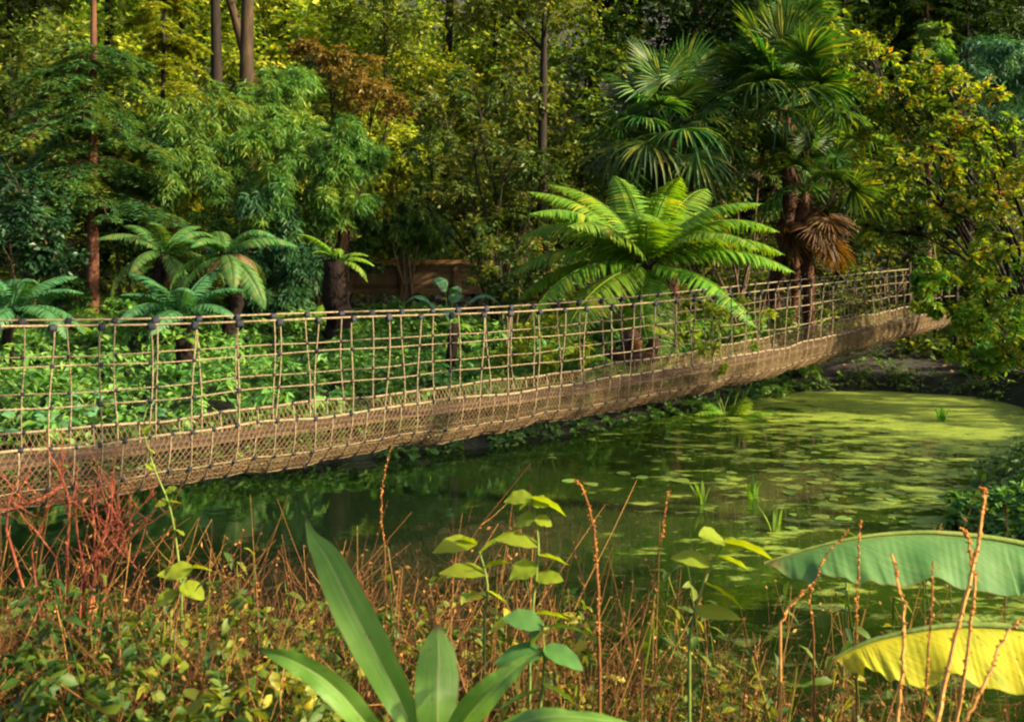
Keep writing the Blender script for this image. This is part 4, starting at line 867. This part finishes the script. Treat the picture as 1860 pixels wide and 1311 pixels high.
def tuft(label, px, py, hgt, n, seed, w=.018):
    rng = RNG(seed); d = H*F/(py-HY); b = np.array([(px-CX)/F*d, d, -.05]); t = thing('water_plant', label, 'water plant', (b[0], b[1], 0))
    m = MB()
    for j in range(n):
        az = rng.uniform(0, 6.28); o = np.array([math.cos(az), math.sin(az), 0]); l = hgt*rng.uniform(.5, 1.1); s = np.linspace(0, 1, 8)[:, None]
        P = b+o*.05*rng.uniform()+np.array([0, 0, 1])*l*s+o*l*rng.uniform(.1, .5)*s*s
        m.add(*blade(P, w*np.sin(np.clip(s[:, 0]*.9+.1, 0, 1)*PI)**.7+.001, np.array([-o[1], o[0], 0]), .2, 3))
    obj('blades', m, M['spike'], t)
tuft('pair of upright green shoots in the pond left of the other tuft', 1277, 915, .3, 9, 161, .022)
tuft('leafy green tuft in the pond between the two narrower tufts', 1365, 905, .28, 11, 162, .026)
tuft('bright yellow green sunlit shoot standing in the pond', 1408, 965, .3, 6, 163)
tuft('low blue green tuft on the duckweed near the far bank', 1710, 765, .28, 16, 164, .03)

# ------------------------------------------------------------------ this bank
rn = RNG(171)
# tangle of dead stalks
def stalks(n, rng, xr, yr, hr, seedy=.5, lean=.25):
    x = rng.uniform(*xr, n); y = rng.uniform(*yr, n); z = gz(x, y); h = rng.uniform(*hr, n)*(.75+.5*rng.random(n))
    ld = rng.normal(0, lean, (n, 2))+[.12, 0]; t = np.linspace(0, 1, 7)
    P = np.zeros((n, 7, 3)); wob = np.cumsum(rng.normal(0, .012, (n, 7, 2)), 1)
    P[..., 0] = x[:, None]+ld[:, :1]*h[:, None]*t**1.4+wob[..., 0]; P[..., 1] = y[:, None]+ld[:, 1:]*h[:, None]*t**1.4+wob[..., 1]; P[..., 2] = z[:, None]-.05+h[:, None]*t
    return P, h
m = MB()
def add_stalks(n, xr, yr, hr, r=.0027, side=4, lean=.25, knobs=3):
    P, h = stalks(n, rn, xr, yr, hr, lean=lean)
    m.add(*tubes(P, r*np.linspace(1.2, .45, 7)[None]*rn.uniform(.7, 1.4, (n, 1)), 4))
    for q in range(side):
        k = rn.integers(2, 6, n); b = P[np.arange(n), k]; L = rn.uniform(.08, .3, n)[:, None]; dd_ = nrm(rn.normal(size=(n, 3))*[1, 1, .4]+[0, 0, .8])
        s = np.linspace(0, 1, 4)[None, :, None]; S = b[:, None]+dd_[:, None]*L[:, None]*s+np.array([0, 0, 1.])*(.2*L[:, None])*s*s
        m.add(*tubes(S, r*.6*np.linspace(1, .4, 4), 3))
        for w in range(2):
            m.add(*kites(S[:, w+2], rn.normal(size=(n, 3)), rn.normal(size=(n, 3)), rn.uniform(.012, .03, n), .012))
    for q in range(knobs):
        u = rn.uniform(.45, 1, n); k = np.minimum((u*6).astype(int), 5); f = (u*6-k)[:, None]; b = P[np.arange(n), k]*(1-f)+P[np.arange(n), k+1]*f
        m.add(*kites(b, rn.normal(size=(n, 3)), rn.normal(size=(n, 3)), rn.uniform(.01, .02, n), .009, .4))
add_stalks(760, (-2.9, -.4), (3.0, 5.4), (.55, 1.06), lean=.36)
add_stalks(120, (.5, 1.3), (3.0, 5.2), (.4, .8), lean=.25)
add_stalks(240, (-.6, .6), (2.9, 5.2), (.52, .98), lean=.25)
add_stalks(75, (1.0, 2.4), (3.0, 5.2), (.35, .7), lean=.2)
add_stalks(45, (-.4, 2.2), (3.6, 5.2), (.9, 1.25), lean=.12, knobs=8)
add_stalks(130, (-2.8, .1), (3.8, 5.4), (.85, 1.25), lean=.35, knobs=8)
tag(obj('dead_stalks', m, M['deadstem']), 'tangle of thin reddish brown dead stalks on the near bank', 'dead stalks', kind='stuff')
# leaves under and among them
C = []
def patch(n, xr, yr, zr): 
    x = rn.uniform(*xr, n); y = rn.uniform(*yr, n); C.append(np.stack([x, y, gz(x, y)+rn.uniform(*zr, n)], -1))
patch(1350, (-2.8, -.3), (2.5, 5.2), (.0, .78)); patch(650, (-.5, 1.1), (2.6, 5.0), (.05, .5)); patch(200, (.9, 2.2), (2.6, 5.), (.0, .25)); patch(160, (-2.9, .3), (3.6, 5.4), (.5, .95))
C = np.concatenate(C)
um = MB().add(*sprays(rn, C, np.full(len(C), .14), 2, 6, .056, .034, droop=.35, jit=.9, big=True))
# taller leafy sprigs that stand out of it
n = 95; x = np.concatenate([rn.uniform(-2.7, .2, 70), rn.uniform(.2, 1.8, 25)]); y = rn.uniform(3.2, 5.3, n); h = rn.uniform(.55, 1.1, n)
sp_ = np.stack([x, y, gz(x, y)], -1); tp_ = sp_+np.stack([rn.normal(.05, .13, n), rn.normal(0, .1, n), h], -1)
q = np.linspace(0, 1, 6)[None, :, None]; um.add(*tubes(sp_[:, None]*(1-q)+tp_[:, None]*q+np.array([.04, 0, 0])*np.sin(q*PI), .003, 4))
lt_ = np.linspace(.35, 1., 11); Pl = (sp_[:, None]*(1-lt_[None, :, None])+tp_[:, None]*lt_[None, :, None]+np.array([.04, 0, 0])*np.sin(lt_*PI)[None, :, None]).reshape(-1, 3)
dl = nrm(rn.normal(size=Pl.shape)*[1, 1, .35]); um.add(*leaves8(Pl, dl, np.array([0, 0, 1.])+rn.normal(0, .4, Pl.shape), rn.uniform(.05, .1, len(Pl)), rn.uniform(.022, .04, len(Pl)), droop=.35))
tag(obj('undergrowth', um, M['under']), 'undergrowth of small green and yellow leaves on the near bank', 'undergrowth', kind='stuff')

def pxcurve(pts, n): return curve([at(*p) for p in pts], n)
# ginger with strap leaves in the middle foreground
gbp = G((800-CX)/F*2.25, 2.25); t = thing('ginger_plant', 'green strap leafed plant with long pointed blades at the bottom middle', 'plant', gbp)
view = lambda P: nrm(P-np.array([0, 0, H]))
def ging(pts, hwpx, fold=.3, roll=0., mat='ginger', curl=0.):
    P = pxcurve(pts, 40); s = np.linspace(0, 1, 40); T = nrm(np.gradient(P, axis=0)); S = nrm(np.cross(T, view(P)))
    if roll: S = nrm(S*math.cos(roll)+view(P)*math.sin(roll))
    hw = np.interp(s, np.linspace(0, 1, len(hwpx)), hwpx)/F*np.linspace(pts[0][2], pts[-1][2], 40)
    return blade_uv(obj('leaf', MB().add(*blade(P, hw, S, fold, 33, .0022, 3, curl=curl, ridge=.0003)), M[mat], t), 40, 33)
ging([(775, 1400, 2.2), (735, 1290, 2.22), (690, 1200, 2.26), (640, 1105, 2.32), (595, 1015, 2.4), (568, 975, 2.45), (553, 930, 2.5)], [12, 22, 31, 36, 36, 30, 18, 7, .5], -.28, .25)
ging([(800, 1410, 2.2), (796, 1330, 2.2), (795, 1260, 2.22), (797, 1195, 2.28), (794, 1132, 2.36)], [12, 28, 37, 41, 41, 32, 4], .25, -.2)
ging([(815, 1410, 2.18), (838, 1320, 2.16), (885, 1262, 2.14), (935, 1215, 2.14), (985, 1178, 2.16)], [8, 22, 28, 27, 20, 9, .6], -.3, .3)
ging([(760, 1420, 2.15), (680, 1330, 2.1), (610, 1250, 2.08), (540, 1203, 2.08), (462, 1175, 2.1)], [10, 20, 25, 26, 23, 15, .6], -.3, .35)
ging([(820, 1420, 2.1), (900, 1335, 2.05), (980, 1303, 2.0), (1070, 1303, 1.98), (1170, 1320, 1.98)], [8, 20, 26, 24, 16, 1], .3, .7)
ging([(780, 1420, 2.2), (640, 1360, 2.1), (560, 1330, 2.05), (480, 1340, 2.0)], [6, 16, 20, 12, 1], .3, .5)
obj('stem', MB().add(*tubes(np.array([gbp-[0, 0, .1], (gbp+at(795, 1400, 2.2))/2, at(795, 1380, 2.2), at(795, 1340, 2.2)]), np.array([.014, .013, .011, .006]), 8)), M['stem'], t)
# banana leaves reaching in from the right
bb = G(2.25, 3.0); t = thing('banana_plant', 'banana plant reaching two long ribbed leaves in from the right edge', 'plant', bb)
top = bb+[0, 0, .75]
obj('stem', MB().add(*tubes(np.array([bb-[0, 0, .2], bb+[0, 0, .3], top, top+[0, 0, .12]]), np.array([.07, .06, .045, .02]), 12)), M['stem'], t)
def ban(pts, hwpx, fold, tilt, wave, wn, mat):
    P = np.vstack([curve([top, at(*pts[0])], 6)[:-1], pxcurve(pts, 300)]); n = len(P); s = np.linspace(0, 1, n)
    k = np.concatenate([np.full(5, 6.), np.interp(np.linspace(0, 1, 300), np.linspace(0, 1, len(hwpx)), hwpx)])/F*pts[1][2]
    S = np.tile(np.array([[.0, 1., tilt]]), (n, 1))
    o = obj('leaf', MB().add(*blade(P, k, S, fold, 25, wave, wn, rib=.0007, ribn=52, slant=7.)), M[mat], t); blade_uv(o, n, 25)
    if mat == 'banana_yellow_lit': tag(o, 'yellowing leaf with sunlight in its colour')
    obj('midrib', MB().add(*tubes(P+[0, 0, .004], .011*np.linspace(1.2, .25, n), 6)), M['stem'], t)
ban([(2040, 1080, 3.15), (1960, 1020, 3.2), (1860, 990, 3.22), (1760, 974, 3.22), (1660, 969, 3.22), (1560, 978, 3.2), (1470, 998, 3.2), (1388, 1024, 3.2)], [20, 70, 100, 108, 106, 100, 92, 80, 55, 4], -.75, .0, .013, 4, 'banana')
ban([(2040, 1200, 2.85), (1960, 1160, 2.8), (1860, 1143, 2.8), (1770, 1137, 2.8), (1690, 1142, 2.8), (1600, 1160, 2.8), (1550, 1178, 2.8), (1512, 1198, 2.8)], [20, 80, 120, 124, 112, 100, 90, 70, 40, 4], -.7, .0, .014, 4, 'banana_yellow_lit')
# leafy lime stems
def leafy(label, pts, leafs, seed, mat='lime', L=.12, W=.05, cat='plant', name='leafy_plant'):
    rng = RNG(seed); P = pxcurve(pts, 20); x, y = P[0][:2]; b = G(x, y)
    P = np.vstack([np.linspace(b-[0, 0, .05], P[0], 5)[:-1], P]); t = thing(name, label, cat, b)
    obj('stem', MB().add(*tubes(P, .0055*np.linspace(1.2, .5, len(P)), 6)), M['stem'], t)
    for (px, py, dpx, dpy, l, sg) in leafs:
        i = np.argmin([np.hypot((q[0]/q[1]*F+CX)-px, (HY+(H-q[2])/q[1]*F)-py) for q in P]); a = P[i]
        d = a[1]; D = np.array([dpx/F*d, rng.uniform(-.05, .02), -dpy/F*d]); Ln = np.linalg.norm(D); s = np.linspace(0, 1, 12)[:, None]
        Q = a+D*s-np.array([0, 0, 1])*Ln*.22*(s*s-s)
        S = np.cross(nrm(D), [0, 0, 1.]); S = nrm(S+np.array([0, 0, .45*sg]))
        hw = W*l*np.sin(np.clip(s[:, 0]*.96+.04, 0, 1)**.85*PI)**.85+.0006
        obj('leaf', MB().add(*blade(Q, hw, S, .2, 7, .002, 3)), M[mat], t)
leafy('yellow green leafy stem with a topmost whorl standing over the pond', [(962, 1190, 3.4), (968, 1100, 3.4), (978, 1000, 3.42), (972, 940, 3.45), (966, 905, 3.45)],
      [(966, 908, -50, 8, .8, 1), (966, 908, 62, 32, 1., 1), (966, 910, 30, 5, .7, -1), (966, 912, -25, 15, .6, -1), (970, 940, -38, 15, .8, 1), (970, 942, 30, 12, .6, -1), (978, 1000, -78, -10, .7, 1), (978, 1010, 55, 15, .7, 1), (976, 1025, -50, 20, .9, 1), (972, 1040, 50, 0, .7, -1), (966, 1110, 70, 10, .8, 1), (966, 1120, -70, 25, 1., -1)], 181)
leafy('yellow leafed stem leaning right between pond shoots and banana leaf', [(1252, 1160, 3.3), (1265, 1100, 3.3), (1290, 1030, 3.32), (1315, 985, 3.33)],
      [(1315, 985, -50, -18, .95, 1), (1315, 985, 88, 30, 1.1, 1), (1312, 988, 40, 0, .7, -1), (1300, 1012, 62, 22, .8, 1), (1292, 1025, -72, -12, .8, 1), (1280, 1060, 70, 45, .6, 1), (1262, 1110, 85, 10, .7, -1)], 182)
leafy('leafy stem with wide green leaves low between the strap leafed plant and the lime stems', [(975, 1330, 3.0), (985, 1250, 3.), (988, 1190, 3.), (985, 1130, 3.02)],
      [(985, 1135, -75, -12, 1.2, 1), (985, 1135, -25, 40, 1., 1), (985, 1140, 80, 10, 1., 1), (987, 1180, 70, 30, 1., -1), (987, 1190, -90, 20, 1.2, 1), (985, 1240, 60, 40, 1.1, 1), (982, 1250, -80, 40, 1.2, -1)], 183, 'ferndull', W=.036)
leafy('leafy stem with pale horizontal leaves over the reddish tangle', [(880, 1120, 3.6), (885, 1060, 3.6), (870, 1000, 3.62), (862, 985, 3.62)],
      [(862, 988, -75, 10, .9, 1), (865, 990, -30, -12, .7, -1), (872, 1005, 75, -40, .8, 1), (880, 1030, 50, -10, .9, 1), (882, 1040, -85, 0, .8, 1), (884, 1070, 40, 25, .7, 1)], 184)
leafy('short leafy stem with yellowed leaves at the left of the tangle', [(310, 1110, 3.8), (330, 1060, 3.8), (345, 1040, 3.82), (350, 1030, 3.8)], [(350, 1032, -45, 15, .9, 1), (350, 1032, 40, 5, .8, 1), (340, 1045, -50, -5, .8, 1), (330, 1062, 45, 25, .8, -1), (322, 1080, -40, 25, .8, 1)], 185)
leafy('small bright stem hanging in front of the walkway at left', [(330, 1080, 4.2), (322, 1000, 4.2), (308, 920, 4.2), (280, 850, 4.2), (262, 790, 4.2)],
      [(308, 915, -22, 6, .5, 1), (308, 918, 25, 2, .5, 1), (300, 890, 20, -10, .5, -1), (282, 855, -18, -10, .4, 1), (270, 815, 14, 10, .4, 1), (262, 792, 8, -16, .4, -1), (318, 960, 22, 8, .5, 1)], 186)
# dock stalks at right
def dock(label, pts, r, seed, knobs=60, mat='dock', name='dry_seed_stalk'):
    rng = RNG(seed); P = pxcurve(pts, 30); b = G(P[0][0], P[0][1]); P = np.vstack([np.linspace(b-[0, 0, .05], P[0], 6)[:-1], P])
    wob = np.cumsum(rng.normal(0, .0016, P.shape), 0); wob -= np.linspace(0, 1, len(P))[:, None]*wob[-1]; P = P+wob
    t = thing(name, label, 'seed stalk', b, 'dry seed stalks on the near bank')
    r *= .85; obj('stem', MB().add(*tubes(P, r*np.linspace(1.25, .55, len(P)), 7)), M[mat], t)
    m = MB()
    for j in range(knobs):
        i = rng.integers(8, len(P)-1); f = rng.random(); c = P[i]*(1-f)+P[i+1 if i+1 < len(P) else i]*f; o = unit(rng, 1)[0]*[1, 1, .4]; s = rng.uniform(.0016, .0038)
        c = c+o*(r*.9+s*.6); Q = np.array([c-o*s*1.3, c-o*s*.6, c+o*s*.4, c+o*s*1.3]); m.add(*tubes(Q, s*np.array([.2, .9, .9, .15]), 5))
    obj('seeds', m, M['dockseed'], t)
dock('tallest pale orange seed stalk with a hooked tip at the right', [(1695, 1340, 2.3), (1715, 1260, 2.32), (1740, 1150, 2.34), (1765, 1060, 2.36), (1778, 990, 2.38), (1786, 930, 2.4), (1790, 895, 2.41), (1783, 886, 2.41)], .0055, 191, 110)
dock('orange seed stalk crossing just left of the tallest stalk', [(1735, 1330, 2.5), (1752, 1220, 2.5), (1762, 1120, 2.5), (1768, 1040, 2.5), (1760, 985, 2.5), (1748, 958, 2.5)], .005, 192, 90)
dock('straight pale seed stalk in front of the lower banana leaf tip', [(1628, 1340, 2.2), (1636, 1230, 2.2), (1641, 1140, 2.22), (1634, 1070, 2.24), (1619, 1006, 2.26)], .0045, 193, 50)
dock('orange seed stalk leaning right across the lower banana leaf', [(1735, 1350, 2.1), (1775, 1270, 2.12), (1815, 1190, 2.16), (1850, 1125, 2.2)], .0045, 194, 60)
dock('short rust coloured seed stalk under the lower banana leaf', [(1668, 1340, 2.5), (1675, 1280, 2.5), (1682, 1200, 2.5), (1690, 1110, 2.55), (1694, 1020, 2.6)], .0035, 195, 70, 'deadstem')
dock('thick rusty seed stalk in the middle of the near bank', [(1090, 1210, 3.1), (1084, 1120, 3.1), (1082, 1040, 3.12), (1076, 960, 3.14), (1062, 900, 3.16), (1045, 870, 3.16)], .006, 196, 130, 'deadstem')
dock('slanting rusty seed stalk left of the upper banana leaf tip', [(1420, 1130, 3.0), (1450, 1085, 3.0), (1475, 1060, 3.0)], .0045, 197, 40, 'dock')
for (a, bq, sd, lab) in ((((1165, 1120, 3.4), (1195, 1000, 3.4), (1215, 890, 3.42)), .003, 198, 'thin upright seed stalk over the green water left of the leaning yellow stem'), (((1555, 1140, 2.9), (1560, 1040, 2.9), (1563, 940, 2.92)), .0028, 199, 'thin dark seed stalk before the upper banana leaf'),
                         (((700, 1000, 4.), (690, 900, 4.), (712, 800, 4.)), .003, 200, 'thin orange seed stalk touching the underside of the bridge'), (((1478, 1150, 3.), (1480, 1050, 3.), (1540, 960, 3.05)), .003, 201, 'dark seed stalk bending right over the upper banana leaf tip')):
    dock(lab, list(a), bq, sd, 60, 'deadstem')
# red stemmed shrub at left
rs = G(-1.95, 4.5); t = thing('red_stemmed_shrub', 'shrub of thin bare dull red stems in front of the bridge at the left', 'shrub', rs)
def red_stem(j, P, r, rooted=True):
    rng = RNG(300+j); root = np.linspace(rs+rng.normal(0, .08, 3)*[1, 1, 0], P[0], 5)[:-1] if rooted else P[:1]
    P = np.vstack([root, P]); n = len(P); P = P+np.cumsum(rng.normal(0, .004, P.shape), 0)*np.linspace(0, 1, n)[:, None]
    m = MB().add(*tubes(P, r*np.linspace(1.2, .45, n)*rng.uniform(.9, 1.1, n), 6))
    for q in range(9):                                  # side twigs and buds
        k = rng.integers(n//3, n-1); D = nrm(rng.normal(size=3)*[1, .6, .4]+[.1, 0, .8]); L = rng.uniform(.05, .2); u = np.linspace(0, 1, 5)[:, None]
        S = P[k]+D*L*u+np.array([rng.normal(0, .03), 0, .05])*u*u; m.add(*tubes(S, r*.4*np.linspace(1, .4, 5), 4))
        m.add(*kites(S[2:], rng.normal(size=(3, 3)), rng.normal(size=(3, 3)), .014, .008, .3))
    obj('stem', m, M['redstem'], t)
RSP = [(((170, 1060, 4.4), (190, 960, 4.45), (200, 900, 4.5), (204, 862, 4.5)), .008), (((150, 1060, 4.4), (180, 1000, 4.4), (215, 950, 4.4), (250, 900, 4.4)), .005), (((120, 1000, 4.5), (122, 930, 4.5), (112, 880, 4.5), (85, 820, 4.5)), .0075),
       (((112, 880, 4.5), (80, 905, 4.45), (40, 920, 4.4), (-10, 932, 4.35)), .0075), (((160, 1040, 4.4), (172, 980, 4.4), (168, 920, 4.4), (175, 880, 4.4)), .0055), (((190, 1000, 4.4), (240, 940, 4.4), (285, 895, 4.4)), .004), (((215, 1000, 4.4), (230, 1020, 4.3), (255, 1060, 4.25)), .006),
       (((10, 960, 4.4), (8, 900, 4.4), (15, 870, 4.4)), .006), (((180, 1020, 4.4), (215, 970, 4.5), (198, 890, 4.5)), .006), (((60, 1000, 4.4), (75, 950, 4.4), (105, 900, 4.4)), .004), (((175, 1010, 4.4), (205, 940, 4.4), (210, 880, 4.5)), .0065),
       (((150, 1020, 4.4), (135, 960, 4.4), (128, 905, 4.4)), .005), (((195, 1030, 4.4), (260, 960, 4.4), (330, 915, 4.4)), .004), (((100, 1010, 4.4), (60, 960, 4.4), (38, 930, 4.4)), .004)]
for j, (pts, r) in enumerate(RSP): red_stem(j, pxcurve(pts, 12), r, j != 3)

# ------------------------------------------------------------------ light, sky, camera
EL, AZ = math.radians(24), math.radians(109)
w = bpy.data.worlds.new('World'); sc.world = w; w.use_nodes = True
nt = w.node_tree; bg = nt.nodes['Background']
sky = nt.nodes.new('ShaderNodeTexSky'); sky.sky_type = 'NISHITA'; sky.sun_disc = False; sky.air_density = .7; sky.dust_density = 5.; sky.ozone_density = .2; sky.sun_elevation = EL; sky.sun_rotation = AZ
nt.links.new(sky.outputs[0], bg.inputs[0]); bg.inputs[1].default_value = .12
ld = bpy.data.lights.new('sun', 'SUN'); ld.energy = 5.; ld.angle = math.radians(.5); ld.color = (1., .84, .54)
lo = bpy.data.objects.new('sun', ld); COL.objects.link(lo)
sv = Vector((math.sin(AZ)*math.cos(EL), math.cos(AZ)*math.cos(EL), math.sin(EL)))
lo.rotation_euler = (-sv).to_track_quat('-Z', 'Y').to_euler()
cd = bpy.data.cameras.new('camera'); co = bpy.data.objects.new('camera', cd); COL.objects.link(co); sc.camera = co
co.location = (0, 0, H); co.rotation_euler = (PI/2, 0, 0)
cd.sensor_width = 36; cd.lens = F/1860*36; cd.shift_y = -(655.5-HY)/1860; cd.clip_end = 500; cd.clip_start = .05
cd.dof.use_dof = True; cd.dof.focus_distance = 11.; cd.dof.aperture_fstop = 5.6
sc.view_settings.view_transform = 'Standard'; sc.view_settings.look = 'None'; sc.view_settings.exposure = 1.66; sc.view_settings.gamma = 1
c = sc.cycles; c.max_bounces = 7; c.diffuse_bounces = 3; c.glossy_bounces = 3; c.transmission_bounces = 4; c.transparent_max_bounces = 4
c.use_denoising = True; c.filter_width = 2.15; c.sample_clamp_indirect = 6.; c.caustics_reflective = False; c.caustics_refractive = False
